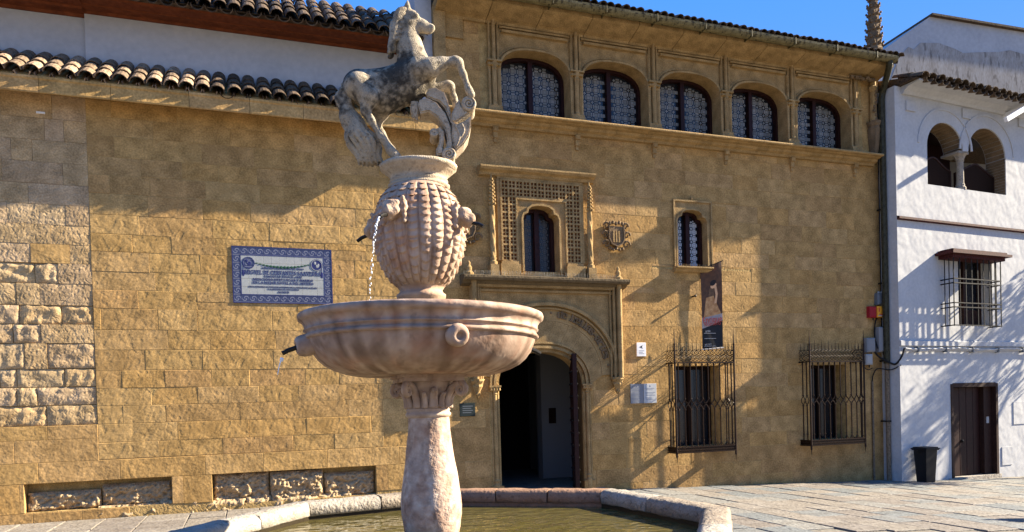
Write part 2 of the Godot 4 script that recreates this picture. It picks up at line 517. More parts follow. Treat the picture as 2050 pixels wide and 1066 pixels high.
func scroll_pattern() -> ImageTexture:       # one glazed border tile: white scrolls on blue
	var im := Image.create(64, 64, false, Image.FORMAT_RGB8)
	for y in 64:
		for x in 64:
			var u := (x + 0.5) / 64.0 * 2.0 - 1.0
			var v := (y + 0.5) / 64.0 * 2.0 - 1.0
			var r := sqrt(u * u + v * v)
			var a := atan2(v, u)
			var s := sin(r * 9.0 - a * 2.0)
			var f := smoothstep(0.15, 0.7, s) * (1.0 - smoothstep(0.75, 0.98, r))
			if absf(v) > 0.88: f = 0.75
			im.set_pixel(x, y, Color(0.2, 0.22, 0.34).lerp(Color(0.46, 0.47, 0.52), f))
	return ImageTexture.create_from_image(im)

# ---------------------------------------------------------------- masonry
# ashlar courses as separate stones; far ones past the limit are joined into one part
func courses(parent: Node3D, x0: float, x1: float, ys: Array, holes: Array, z: float, lmin: float, lmax: float, pick, limit: int) -> void:
	var list := []
	for r in ys.size() - 1:
		var x := x0 - rng.randf_range(0.0, lmin * 0.9)
		while x < x1 - 0.001:
			var l := rng.randf_range(lmin, lmax)
			if x1 - (x + l) < lmin * 0.5: l = x1 - x
			var a := maxf(x, x0)
			for p in minus(Rect2(a, ys[r], minf(x + l, x1) - a, ys[r + 1] - ys[r]), holes):
				if p.size.x > 0.05 and p.size.y > 0.04: list.append(p)
			x += l
	list.sort_custom(func(a, b): return a.get_center().distance_to(Vector2(1, 1)) < b.get_center().distance_to(Vector2(1, 1)))
	var rest := S()
	for k in list.size():
		var p: Rect2 = list[k]
		var g := 0.002
		var st: SurfaceTool = S() if k < limit else rest
		var how: Array = pick.call(p)          # material, how proud, jitter
		block(st, p.position.x + g, p.end.x - g, p.position.y + g, p.end.y - g, z - 0.03, z + how[1], rng.randf_range(0.002, 0.0055), how[2])
		if k < limit: M("stone", st, mats[how[0]], parent)
	if list.size() > limit: tag(M("upper_stones", rest, mats["museum_1"], parent), "", "", "", "stuff")

func backing(parent: Node3D, called: String, r: Rect2, holes: Array, z: float, depth: float, m: String) -> void:
	var st := S()
	for p in minus(r, holes): box(st, Vector3(p.position.x, p.position.y, z - depth), Vector3(p.end.x, p.end.y, z))
	M(called, st, mats[m], parent)

func rows(y0: float, y1: float, hmin: float, hmax: float) -> Array:
	var a := [y0]
	while a[-1] < y1 - hmax * 1.3: a.append(a[-1] + rng.randf_range(hmin, hmax))
	if y1 - a[-1] > hmax * 1.05: a.append((a[-1] + y1) / 2)
	a.append(y1)
	return a

# lead-framed glass: pale pieces before a dark pane, in squares, bars and lozenges; keep(x, y) says where the opening is
func leaded(parent: Node3D, r: Rect2, z: float, cell: float, keep, one := "") -> void:
	var sts := [S(), S(), S()]
	var nx := int(ceil(r.size.x / cell))
	var ny := int(ceil(r.size.y / cell))
	for j in ny + 1:
		for i in nx + 1:
			var c := Vector2(r.get_center().x + (i - nx / 2.0) * cell, r.position.y + (j + 0.5) * cell)
			var parts := [[c, Vector2(0.195, 0.195), 0]]
			for s in [-1, 1]:
				parts.append([c + Vector2(s * 0.345 * cell, 0), Vector2(0.105, 0.24), 0])
				parts.append([c + Vector2(0, s * 0.345 * cell), Vector2(0.24, 0.105), 0])
			parts.append([c + Vector2(cell, cell) * 0.5, Vector2(0.19, 0.19), 1])
			for p in parts:
				var h: Vector2 = p[1] * cell
				if not (keep.call(p[0].x - h.x, p[0].y + h.y) and keep.call(p[0].x + h.x, p[0].y + h.y) and p[0].y - h.y > r.position.y): continue
				var q := V2([p[0].x - h.x, p[0].y, p[0].x, p[0].y - h.y, p[0].x + h.x, p[0].y, p[0].x, p[0].y + h.y]) if p[2] == 1 else V2([p[0].x - h.x, p[0].y - h.y, p[0].x + h.x, p[0].y - h.y, p[0].x + h.x, p[0].y + h.y, p[0].x - h.x, p[0].y + h.y])
				extr(sts[rng.randi() % 3 if rng.randf() < 0.6 else 0], q, z, z + 0.006)
	for k in 3: tag(M("leaded_glass", sts[k], mats[one if one else "leaded_%d" % k], parent), "", "", "", "stuff")

# half-round roof tile, hollow side down, running along +z
func tile_mesh(l: float, ra: float, rb: float, hollow_up := false) -> ArrayMesh:
	var st := S()
	var n := 7
	var flip := -1.0 if hollow_up else 1.0
	for k in n:
		var a0 := PI * k / n
		var a1 := PI * (k + 1) / n
		var q := []
		for e in [[a0, ra, 0.0], [a1, ra, 0.0], [a1, rb, l], [a0, rb, l], [a0, ra - 0.014, 0.0], [a1, ra - 0.014, 0.0], [a1, rb - 0.014, l], [a0, rb - 0.014, l]]:
			q.append(Vector3(cos(e[0]) * e[1], sin(e[0]) * e[1] * flip * 0.85, e[2]))
		var out := Vector3(cos((a0 + a1) / 2), sin((a0 + a1) / 2) * flip, 0)
		quad(st, q[0], q[1], q[2], q[3], out)
		quad(st, q[4], q[5], q[6], q[7], -out)
		quad(st, q[3], q[2], q[6], q[7], Vector3(0, 0, 1))
		quad(st, q[0], q[1], q[5], q[4], Vector3(0, 0, -1))
	for e in [[1.0, 0], [-1.0, n]]:
		quad(st, Vector3(e[0] * ra, 0, 0), Vector3(e[0] * rb, 0, l), Vector3(e[0] * (rb - 0.014), 0, l), Vector3(e[0] * (ra - 0.014), 0, 0), Vector3(0, -flip, 0))
	return mesh_of(st)

# rows of tiles up a slope: the lowest edge runs from a to b, the slope rises backwards
func tile_roof(parent: Node3D, a: Vector3, b: Vector3, slope_deg: float, pitch: float, nrows: int, kind: String, len_ := 0.46, shade_from := 99.0) -> void:
	var r := pitch * 0.43
	var cover := tile_mesh(len_, r, r * 1.16)
	var canal := tile_mesh(len_, r, r * 1.1, true)
	var along_ := (b - a)
	var n := int(along_.length() / pitch)
	var dx := along_ / n
	var u := along_.normalized()
	var back := u.cross(Vector3.UP).normalized()            # away from the viewer
	if back.z > 0: back = -back
	var up := (back * cos(deg_to_rad(slope_deg)) + Vector3.UP * sin(deg_to_rad(slope_deg)))
	var nrm := u.cross(-up).normalized()
	if nrm.y < 0: nrm = -nrm
	for j in nrows:
		for i in n + 1:
			for c in 2:
				if c == 1 and i == n: continue
				var o := MeshInstance3D.new()
				o.name = "tile"
				o.mesh = cover if c == 0 else canal
				o.material_override = mats["%s_%d" % ["old_shade_tile" if (a + dx * i).x > shade_from else kind, rng.randi() % 4]]
				var p := a + dx * (i + 0.5 * c) + up * (len_ * 0.82 * j) + nrm * ((0.03 if c == 0 else 0.02) + 0.012 * j)
				var tw := Basis(nrm, rng.randf_range(-0.035, 0.035)) * Basis(u, rng.randf_range(-0.02, 0.02))
				o.transform = Transform3D(tw * Basis(u, nrm, -up), p + up * (len_ + rng.randf_range(-0.025, 0.025)))
				parent.add_child(o, true)

# ---------------------------------------------------------------- the museum's front
func museum() -> void:
	var b := G("museum_building")
	tag(b, "golden sandstone museum front with arched gallery windows and carved doorway", "building")
	var bays := [4.56, 6.265, 8.0, 9.745, 11.47, 13.24]
	var holes := []
	for k in 5: holes.append(Rect2(bays[k] + 0.12, 7.12, bays[k + 1] - bays[k] - 0.24, 1.36))
	var portal := Rect2(4.06, 2.2, 3.02, 1.78)
	var doorway := Rect2(4.5, -0.6, 1.74, 2.9)
	holes.append(portal)
	holes.append(doorway)
	holes.append(Rect2(4.95, 4.22, 0.93, 1.3))
	holes.append(Rect2(8.46, 4.42, 0.84, 1.33))
	var g1 := Rect2(8.37, 0.66, 1.08, 1.7)
	var g2 := Rect2(11.87, 0.66, 1.0, 1.69)
	holes.append(g1)
	holes.append(g2)
	backing(b, "wall_core", Rect2(MX0, -0.8, MX1 - MX0, 9.75), holes, -0.0035, 0.5, "mortar")
	var all := holes.duplicate()
	all.append(Rect2(MX0, 6.92, MX1 - MX0, 0.36))          # sill cornice
	all.append(Rect2(4.3, 7.2, 9.2, 1.8))                  # the gallery is carved work
	all.append(Rect2(4.66, 4.22, 1.6, 1.9))                # lattice window
	all.append(Rect2(8.42, 4.38, 0.94, 1.46))
	all.append(Rect2(4.3, -0.6, 0.2, 2.75))
	all.append(Rect2(6.24, -0.6, 0.19, 2.75))
	var ys := rows(-0.62, 6.92, 0.285, 0.365)
	courses(b, MX0, MX1, ys + rows(7.28, 8.9, 0.3, 0.36), all, 0.0, 0.5, 1.15, func(p): return ["museum_%d" % (5 if p.position.y < 0.3 and rng.randf() < 0.7 else rng.randi() % 6), rng.randf_range(-0.0015, 0.0025), 0.003], 300)
	# closed behind: side, back and roof
	var st := S()
	box(st, Vector3(MX0 - 0.02, -0.8, -8), Vector3(MX0 + 0.3, 9.0, -0.52))
	box(st, Vector3(MX1 - 0.3, -0.8, -8), Vector3(MX1, 9.0, -0.52))
	box(st, Vector3(MX0, -0.8, -8.3), Vector3(MX1, 9.0, -8.0))
	M("side_walls", st, mats["museum_2"], b)
	gallery(b, bays)
	eaves(b)
	doorway_and_portal(b)
	lattice_window(b)
	small_window(b)
	for g in [[g1, 8.17, 9.6], [g2, 11.57, 13.08]]:
		window_behind_grille(b, g[0])
		grille(b, g[1], g[2], 0.55)
	coat(b, Vector3(7.06, 4.98, 0.0), "carved coat of arms to the right of the lattice window")
	coat(b, Vector3(3.92, 4.98, 0.0), "carved coat of arms half hidden behind the fountain's vase")
	corner_shaft(b)

func gallery(b: Node3D, bays: Array) -> void:
	# carved wall between the openings, with the arches cut out of it
	var m: Material = mats["carved"]
	for k in 5:
		var x0: float = bays[k]
		var x1: float = bays[k + 1]
		var cx := (x0 + x1) / 2
		var hw := (x1 - x0) / 2 - 0.135
		var ar := arch(cx, 7.98, hw, 0.46, 2.5, 20)
		var st := S()
		var poly := PackedVector2Array()
		poly.append_array(legs(ar, 7.2))
		poly.append_array(V2([x0, 7.2, x0, 8.93, x1, 8.93, x1, 7.2]))
		extr(st, poly, -0.42, 0.02)
		M("arch_wall", st, m, b)
		st = S()
		var outer := grow(legs(ar, 7.25), 0.04, Vector2(cx, 7.9))
		extr(st, band(legs(ar, 7.25), outer), 0.021, 0.085)
		extr(st, band(grow(ar, 0.07, Vector2(cx, 7.9)), grow(ar, 0.095, Vector2(cx, 7.9))), 0.021, 0.04)
		M("arch_moulding", st, m, b)
		# square frame above the arch
		st = S()
		box(st, Vector3(x0 + 0.17, 8.72, 0.021), Vector3(x1 - 0.17, 8.765, 0.09))
		box(st, Vector3(x0 + 0.13, 8.80, 0.021), Vector3(x1 - 0.13, 8.835, 0.075))
		for s in [-1, 1]:
			box(st, Vector3(cx + s * (hw + 0.035) - 0.02, 8.0, 0.021), Vector3(cx + s * (hw + 0.035) + 0.02, 8.718, 0.06))
		M("square_moulding", st, m, b)
		# window: dark red timber, two leaves of leaded glass
		var w := G("gallery_window", b)
		st = S()
		extr(st, band(legs(grow(ar, -0.06, Vector2(cx, 7.9)), 7.2), legs(ar, 7.2)), -0.34, -0.24)
		box(st, Vector3(cx - hw, 7.2, -0.34), Vector3(cx + hw, 7.27, -0.245))
		M("frame", st, mats["dark_wood"], w)
		st = S()
		box(st, Vector3(cx - 0.045, 7.27, -0.335), Vector3(cx + 0.045, 8.38, -0.235))
		M("mullion", st, mats["dark_wood"], w)
		st = S()
		extr(st, legs(ar, 7.21), -0.40, -0.335)
		M("pane", st, mats["pane"], w)
		var lim := grow(ar, -0.09, Vector2(cx, 7.9))
		leaded(w, Rect2(cx - hw + 0.06, 7.27, 2 * hw - 0.12, 1.2), -0.334, 0.168, func(x, y):
			if absf(x - cx) < 0.048 or absf(x - cx) > hw - 0.062: return false
			var t := (absf(x - cx)) / (hw - 0.06)
			return y < 7.98 + 0.4 * pow(maxf(1.0 - pow(t, 2.5), 0.0), 0.4))
	# clustered colonnettes between the bays
	var shaft := PackedVector2Array([Vector2(0.062, 7.18), Vector2(0.062, 7.24), Vector2(0.048, 7.26), Vector2(0.055, 7.32), Vector2(0.045, 7.36), Vector2(0.043, 7.98), Vector2(0.055, 8.0), Vector2(0.043, 8.02), Vector2(0.06, 8.1), Vector2(0.068, 8.14), Vector2(0.036, 8.16), Vector2(0.034, 8.88), Vector2(0.045, 8.93)])
	var thin := PackedVector2Array([Vector2(0.045, 7.18), Vector2(0.045, 7.3), Vector2(0.026, 7.33), Vector2(0.026, 8.0), Vector2(0.042, 8.08), Vector2(0.048, 8.13), Vector2(0.022, 8.15), Vector2(0.02, 8.9)])
	for x in bays:
		var c := G("colonnette", b)
		var st := S()
		lathe(st, shaft, 10, Transform3D(Basis(), Vector3(x, 0, 0.085)))
		M("shaft", st, m, c)
		st = S()
		for s in [-1, 1]: lathe(st, thin, 8, Transform3D(Basis(), Vector3(x + s * 0.085, 0, 0.055)))
		M("side_shafts", st, m, c)
		st = S()
		box(st, Vector3(x - 0.16, 7.16, 0.021), Vector3(x + 0.16, 7.22, 0.15))
		box(st, Vector3(x - 0.14, 7.22, 0.021), Vector3(x + 0.14, 7.3, 0.125))
		M("base", st, m, c)
		st = S()
		for q in [-0.1, -0.05, 0.0, 0.05, 0.1]:
			ball(st, Vector3(x + q, 8.085 + 0.02 * cos(q * 40), 0.1), Vector3(0.035, 0.035, 0.05), 6)
		box(st, Vector3(x - 0.145, 8.125, 0.021), Vector3(x + 0.145, 8.155, 0.15))
		M("capital", st, m, c)
	# sill cornice in lengths, with small hanging corbels
	var prof := V2([0.0, 6.92, 0.06, 6.92, 0.08, 6.965, 0.15, 6.99, 0.17, 7.035, 0.24, 7.045, 0.265, 7.062, 0.335, 7.064, 0.35, 7.08, 0.35, 7.1, 0.335, 7.115, 0.3, 7.12, 0.0, 7.2])
	var x := MX0
	while x < 13.75:
		var l := minf(rng.randf_range(1.1, 1.6), 13.78 - x)
		if 13.78 - x - l < 0.4: l = 13.78 - x
		var st := S()
		along(st, prof, x + 0.003, x + l - 0.003)
		M("sill_stone", st, mats["carved"], b)
		x += l
	for k in bays.size():
		var st := S()
		var xx: float = bays[k]
		box(st, Vector3(xx - 0.05, 6.84, -0.01), Vector3(xx + 0.05, 6.918, 0.09))
		box(st, Vector3(xx - 0.04, 6.72, -0.01), Vector3(xx + 0.04, 6.838, 0.055))
		box(st, Vector3(xx - 0.025, 6.64, -0.01), Vector3(xx + 0.025, 6.718, 0.03))
		M("corbel", st, mats["carved"], b)
	var st := S()
	box(st, Vector3(MX0 + 0.05, 8.5, -0.01), Vector3(3.98, 9.0, 0.045))
	box(st, Vector3(MX0 - 0.02, 6.0, -0.01), Vector3(MX0 + 0.2, 9.0, 0.12))
	M("end_pilaster", st, mats["carved"], b)

func eaves(b: Node3D) -> void:
	var prof := V2([-0.2, 8.86, 0.05, 8.86, 0.07, 8.9, 0.12, 8.915, 0.16, 8.92, 0.45, 9.0, 0.5, 9.02, 0.5, 9.1, -0.2, 9.1])
	var x := MX0
	while x < MX1 - 0.05:
		var l := minf(1.01, MX1 - 0.05 - x)
		var st := S()
		along(st, prof, x + 0.006, x + l - 0.006)
		M("cornice_stone", st, mats["carved"], b)
		x += l
	# half-round gutter
	var p := PackedVector2Array()
	for k in 9: p.append(Vector2(0.63 + 0.115 * cos(PI + PI * k / 8), 9.15 + 0.115 * sin(PI + PI * k / 8)))
	for k in range(8, -1, -1): p.append(Vector2(0.63 + 0.1 * cos(PI + PI * k / 8), 9.152 + 0.1 * sin(PI + PI * k / 8)))
	var st := S()
	along(st, p, MX0 - 0.1, MX1 - 0.16)
	extr(st, V2([0.515, 9.15, 0.745, 9.15, 0.70, 9.06, 0.63, 9.035, 0.56, 9.06]), MX1 - 0.16, MX1 - 0.145, Transform3D(Basis(Vector3(0, 0, 1), Vector3(0, 1, 0), Vector3(1, 0, 0)), Vector3.ZERO))
	M("gutter", st, mats["gutter"], b)
	var x0 := MX0 - 0.1
	while x0 < MX1 - 0.2:
		st = S()
		box(st, Vector3(x0, 9.03, 0.5), Vector3(x0 + 0.014, 9.165, 0.752))
		M("gutter_bracket", st, mats["gutter"], b)
		x0 += 1.1
	# roof: boards under rows of tiles
	st = S()
	var xf := Transform3D(Basis(Vector3.RIGHT, deg_to_rad(20)), Vector3(0, 9.12, 0.6))
	box(st, Vector3(MX0 - 0.1, -0.06, -9.0), Vector3(MX1 - 0.02, 0.0, 0.0), xf)
	M("roof", st, mats["old_shade_tile_1"], b)
	tile_roof(b, Vector3(MX0 - 0.05, 9.14, 0.72), Vector3(MX1 - 0.08, 9.14, 0.72), 20.0, 0.165, 1, "old_shade_tile", 0.5)
	# crocketed pinnacle over the right corner
	var pin := G("pinnacle", b, Vector3(13.62, 9.2, 0.28))
	st = S()
	lathe(st, PackedVector2Array([Vector2(0.15, -0.1), Vector2(0.15, 0.18), Vector2(0.19, 0.21), Vector2(0.19, 0.25), Vector2(0.165, 0.28), Vector2(0.03, 2.3), Vector2(0.001, 2.35)]), 8, Transform3D(Basis(Vector3.UP, PI / 8), Vector3.ZERO))
	M("spire", st, mats["carved_dark"], pin)
	for r in 11:
		for q in 8:
			var a := TAU * q / 8 + (PI / 8 if r % 2 else 0.0)
			var rad := lerpf(0.165, 0.03, (r + 0.5) / 12.0)
			st = S()
			ball(st, Vector3(sin(a) * rad, 0.36 + r * 0.17, cos(a) * rad), Vector3(0.045, 0.05, 0.045) * lerpf(1.0, 0.7, r / 11.0), 6)
			ball(st, Vector3(sin(a) * (rad + 0.035), 0.4 + r * 0.17, cos(a) * (rad + 0.035)), Vector3(0.026, 0.03, 0.026), 6)
			M("crocket", st, mats["carved_dark"], pin)

func corner_shaft(b: Node3D) -> void:
	# a slender carved shaft that springs from a corbel at the right end of the gallery
	var c := G("corner_shaft", b, Vector3(13.78, 0, 0.06))
	var st := S()
	lathe(st, PackedVector2Array([Vector2(0.01, 6.95), Vector2(0.05, 7.05), Vector2(0.1, 7.25), Vector2(0.14, 7.5), Vector2(0.17, 7.75), Vector2(0.15, 7.8), Vector2(0.18, 7.86), Vector2(0.19, 7.92), Vector2(0.1, 7.95)]), 10, Transform3D(Basis.from_scale(Vector3(0.8, 1, 1.0)), Vector3.ZERO), func(a, y, r): return 0.012 * sin(a * 5 + y * 30))
	M("corbel", st, mats["carved_dark"], c)
	st = S()
	lathe(st, PackedVector2Array([Vector2(0.085, 7.93), Vector2(0.075, 8.6), Vector2(0.1, 8.66), Vector2(0.11, 8.72), Vector2(0.07, 8.75), Vector2(0.07, 8.86)]), 8)
	M("shaft", st, mats["carved"], c)
	for k in 9:
		st = S()
		ball(st, Vector3(rng.randf_range(-0.05, 0.05), 7.98 + k * 0.09, 0.07), Vector3(0.04, 0.05, 0.035), 6)
		M("carving", st, mats["carved_dark"], c)
	st = S()
	for k in 7:
		ball(st, Vector3(-0.1 - k * 0.1, 8.84 - 0.02 * (k % 2), 0.1 + 0.02 * (k % 3)), Vector3(0.07, 0.05, 0.06), 6)
	M("foliage_carving", st, mats["carved_dark"], c)

func doorway_and_portal(b: Node3D) -> void:
	var m: Material = mats["carved"]
	var cx := 5.37
	# square carved frame: recessed panel, outer colonnettes, ledge
	var p := G("portal", b)
	var door := arch(cx, 2.0, 0.87, 0.66, 2.35, 20)
	var big := arch(5.5, 2.2, 1.47, 1.36, 2.1, 26)
	var zp := 0.05
	var st := S()
	var poly := PackedVector2Array()                     # spandrel panel
	poly.append_array(big)
	poly.append_array(V2([3.96, 2.2, 3.96, 3.99, 7.06, 3.99, 7.06, 2.2]))
	extr(st, poly, -0.3, zp)
	M("spandrel_panel", st, m, p)
	# inner field with the lettering, and the voussoirs of the door arch
	var field_in := grow(big, -0.3, Vector2(5.5, 2.2))
	st = S()
	extr(st, band(field_in, big), -0.3, 0.035)
	M("inscription_band", st, m, p)
	var ring := grow(door, 0.2, Vector2(cx, 2.0))
	var nv := 11
	for k in nv:
		var path := PackedVector2Array()
		var top := PackedVector2Array()
		for t in 4:
			var f := (k + t / 3.0) / nv
			path.append(sample(ring, f))
			top.append(sample(field_in, f))
		# keep a hair of a joint
		var q := band(path, top)
		var ctr := Vector2.ZERO
		for v in q: ctr += v / q.size()
		for i in q.size(): q[i] = ctr + (q[i] - ctr) * 0.988
		st = S()
		extr(st, q, -0.3, 0.028 + rng.randf_range(-0.002, 0.002))
		M("voussoir", st, mats["carved"], p)
	st = S()
	extr(st, band(ring, field_in), -0.3, 0.018)
	M("voussoir_bed", st, mats["mortar"], p)
	# mouldings round the big arch
	st = S()
	extr(st, band(grow(big, -0.01, Vector2(5.5, 2.2)), grow(big, 0.05, Vector2(5.5, 2.2))), 0.051, 0.13)
	extr(st, band(grow(big, -0.075, Vector2(5.5, 2.2)), grow(big, -0.04, Vector2(5.5, 2.2))), 0.036, 0.08)
	M("arch_moulding", st, m, p)
	# door arch mouldings on colonnettes
	st = S()
	extr(st, band(door, grow(door, 0.07, Vector2(cx, 2.0))), -0.35, -0.02)
	extr(st, band(grow(door, 0.07, Vector2(cx, 2.0)), grow(door, 0.12, Vector2(cx, 2.0))), -0.35, 0.045)
	extr(st, band(grow(door, 0.12, Vector2(cx, 2.0)), grow(door, 0.16, Vector2(cx, 2.0))), -0.35, 0.005)
	extr(st, band(grow(door, 0.16, Vector2(cx, 2.0)), grow(door, 0.2, Vector2(cx, 2.0))), -0.35, 0.05)
	M("door_arch", st, m, p)
	var prof := PackedVector2Array([Vector2(0.07, -0.6), Vector2(0.07, 0.12), Vector2(0.05, 0.16), Vector2(0.06, 0.2), Vector2(0.04, 0.24), Vector2(0.038, 1.84), Vector2(0.052, 1.86), Vector2(0.04, 1.88), Vector2(0.055, 1.96), Vector2(0.075, 2.0), Vector2(0.001, 2.005)])
	for s in [-1, 1]:
		var x: float = cx + s * 0.965
		st = S()
		lathe(st, prof, 10, Transform3D(Basis(), Vector3(x, 0, 0.01)))
		M("door_colonnette", st, m, p)
		st = S()
		for j in 2: lathe(st, PackedVector2Array([Vector2(0.022, -0.5), Vector2(0.022, 2.0)]), 6, Transform3D(Basis(), Vector3(x + s * (0.065 if j else -0.065), 0, -0.005)))
		box(st, Vector3(minf(x - s * 0.1, x + s * 0.105), -0.6, -0.36), Vector3(maxf(x - s * 0.1, x + s * 0.105), 2.0, -0.02))
		M("door_jamb", st, m, p)
		st = S()
		for q in 4: ball(st, Vector3(x - 0.08 + q * 0.053, 1.95, 0.04), Vector3(0.035, 0.045, 0.04), 6)
		box(st, Vector3(x - 0.115, 1.985, -0.3), Vector3(x + 0.115, 2.02, 0.075))
		M("capital", st, m, p)
		st = S()
		box(st, Vector3(x - 0.12, -0.6, -0.3), Vector3(x + 0.12, 0.1, 0.06))
		M("plinth", st, mats["museum_5"], p)
	# the frame's tall outer colonnettes and their corbels
	for x in [4.0, 7.02]:
		st = S()
		lathe(st, PackedVector2Array([Vector2(0.05, 2.14), Vector2(0.05, 3.98)]), 12, Transform3D(Basis(), Vector3(x, 0, 0.19)))
		M("frame_colonnette", st, m, p)
		st = S()
		var s := 1.0 if x < 5 else -1.0
		box(st, Vector3(x - 0.035, 2.12, 0.0), Vector3(x + 0.035, 3.98, 0.16))
		lathe(st, PackedVector2Array([Vector2(0.03, 2.14), Vector2(0.03, 3.98)]), 8, Transform3D(Basis(), Vector3(x + s * 0.09, 0, 0.13)))
		lathe(st, PackedVector2Array([Vector2(0.022, 2.14), Vector2(0.022, 3.9)]), 8, Transform3D(Basis(), Vector3(x + s * 0.15, 0, 0.08)))
		M("frame_moulding", st, m, p)
		st = S()
		lathe(st, PackedVector2Array([Vector2(0.015, 1.8), Vector2(0.05, 1.86), Vector2(0.045, 1.9), Vector2(0.1, 2.0), Vector2(0.09, 2.04), Vector2(0.13, 2.1), Vector2(0.13, 2.14), Vector2(0.001, 2.145)]), 10, Transform3D(Basis(), Vector3(x + s * 0.04, 0, 0.1)), func(a, y, r): return 0.012 * sin(a * 4 + y * 60))
		M("frame_corbel", st, mats["carved"], p)
	st = S()
	box(st, Vector3(4.1, 3.8, 0.051), Vector3(6.92, 3.84, 0.1))
	box(st, Vector3(4.1, 3.88, 0.051), Vector3(6.92, 3.98, 0.14))
	M("head_moulding", st, m, p)
	# ledge above, weathered dark, with bird spikes and end finials
	st = S()
	along(st, V2([0.0, 3.9, 0.16, 3.93, 0.2, 3.97, 0.3, 3.98, 0.33, 4.02, 0.33, 4.06, 0.28, 4.075, 0.0, 4.1]), 3.78, 7.2)
	M("ledge", st, mats["ledge_dark"], p)
	st = S()
	for k in 150:
		var x := lerpf(3.85, 7.0, k / 149.0)
		for z in [0.1, 0.22]:
			tube(st, [Vector3(x, 4.06, z), Vector3(x + rng.randf_range(-0.02, 0.02), 4.17, z + rng.randf_range(-0.03, 0.03))], 0.0035, 0.002, 3, false)
	tag(M("bird_spikes", st, mats["steel"], p), "", "", "", "stuff")
	for x in [3.92, 7.02]:
		st = S()
		lathe(st, PackedVector2Array([Vector2(0.09, 4.05), Vector2(0.09, 4.12), Vector2(0.05, 4.16), Vector2(0.06, 4.22), Vector2(0.03, 4.27), Vector2(0.035, 4.31), Vector2(0.001, 4.36)]), 10, Transform3D(Basis(), Vector3(x, 0, 0.16)))
		M("finial", st, mats["carved"], p)
	# raised lettering along the band, from the crown to the right springing
	var mid := grow(big, -0.145, Vector2(5.5, 2.2))
	var text := "· de bellas-artes ·"
	var f0 := 0.475
	for k in text.length():
		if text[k] == " ": continue
		var f := f0 - k * 0.0238
		var at := sample(mid, f)
		var d := sample(mid, f - 0.01) - sample(mid, f + 0.01)
		var o := MeshInstance3D.new()
		o.name = "letter"
		o.mesh = letter(text[k], 0.235, "Droid Serif", 0.04, true)
		o.material_override = mats["carved_dark"]
		var u := Vector3(d.x, d.y, 0).normalized()
		var v := Vector3(-u.y, u.x, 0)
		o.transform = Transform3D(Basis(u, v, Vector3(0, 0, 1)), Vector3(at.x, at.y, 0.036 + 0.01))
		p.add_child(o, true)
	# the passage behind the door
	var r := G("entrance_hall", b)
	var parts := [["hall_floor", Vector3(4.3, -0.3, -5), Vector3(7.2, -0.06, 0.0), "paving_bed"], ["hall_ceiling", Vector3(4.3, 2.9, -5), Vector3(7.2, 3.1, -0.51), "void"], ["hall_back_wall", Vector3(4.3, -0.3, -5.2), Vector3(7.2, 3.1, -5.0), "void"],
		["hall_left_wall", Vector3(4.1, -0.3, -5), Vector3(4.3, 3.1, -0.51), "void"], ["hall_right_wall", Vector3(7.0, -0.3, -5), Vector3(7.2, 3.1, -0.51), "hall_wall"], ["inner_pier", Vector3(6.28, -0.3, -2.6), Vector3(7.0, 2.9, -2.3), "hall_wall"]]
	for q in parts:
		st = S()
		box(st, q[1], q[2])
		M(q[0], st, mats[q[3]], r)
	# the open leaf, dark and studded, folded back against the right jamb
	var leaf := G("door_leaf", b, Vector3(6.2, -0.05, -0.4), deg_to_rad(70))
	st = S()
	box(st, Vector3(-0.85, 0, -0.04), Vector3(0, 2.65, 0.04))
	M("leaf_boards", st, mats["dark_wood"], leaf)
	st = S()
	for j in 11:
		for i in 4:
			ball(st, Vector3(-0.1 - i * 0.2, 0.15 + j * 0.24, -0.05), Vector3(0.022, 0.022, 0.02), 6)
			ball(st, Vector3(-0.1 - i * 0.2, 0.15 + j * 0.24, 0.05), Vector3(0.022, 0.022, 0.02), 6)
	tag(M("studs", st, mats["black_iron"], leaf), "", "", "", "stuff")
	st = S()
	box(st, Vector3(6.45, 1.2, -2.29), Vector3(6.62, 1.55, -2.27))
	M("wall_panel", st, mats["black_wood"], r)

func sample(p: PackedVector2Array, f: float) -> Vector2:      # f along the path, 0 = right end, 1 = left end
	var total := 0.0
	for k in p.size() - 1: total += p[k].distance_to(p[k + 1])
	var left := clampf(f, 0.0, 1.0) * total
	for k in p.size() - 1:
		var l := p[k].distance_to(p[k + 1])
		if left <= l + 1e-6: return p[k].lerp(p[k + 1], left / maxf(l, 1e-6))
		left -= l
	return p[-1]

func letter(s: String, size_m: float, font: String, depth: float, bold := false) -> TextMesh:
	var t := TextMesh.new()
	var f := SystemFont.new()
	f.font_names = PackedStringArray([font])
	if bold: f.font_weight = 700
	t.font = f
	t.text = s
	t.font_size = 48
	t.pixel_size = size_m / 48.0
	t.depth = depth
	t.curve_step = 2.0
	return t

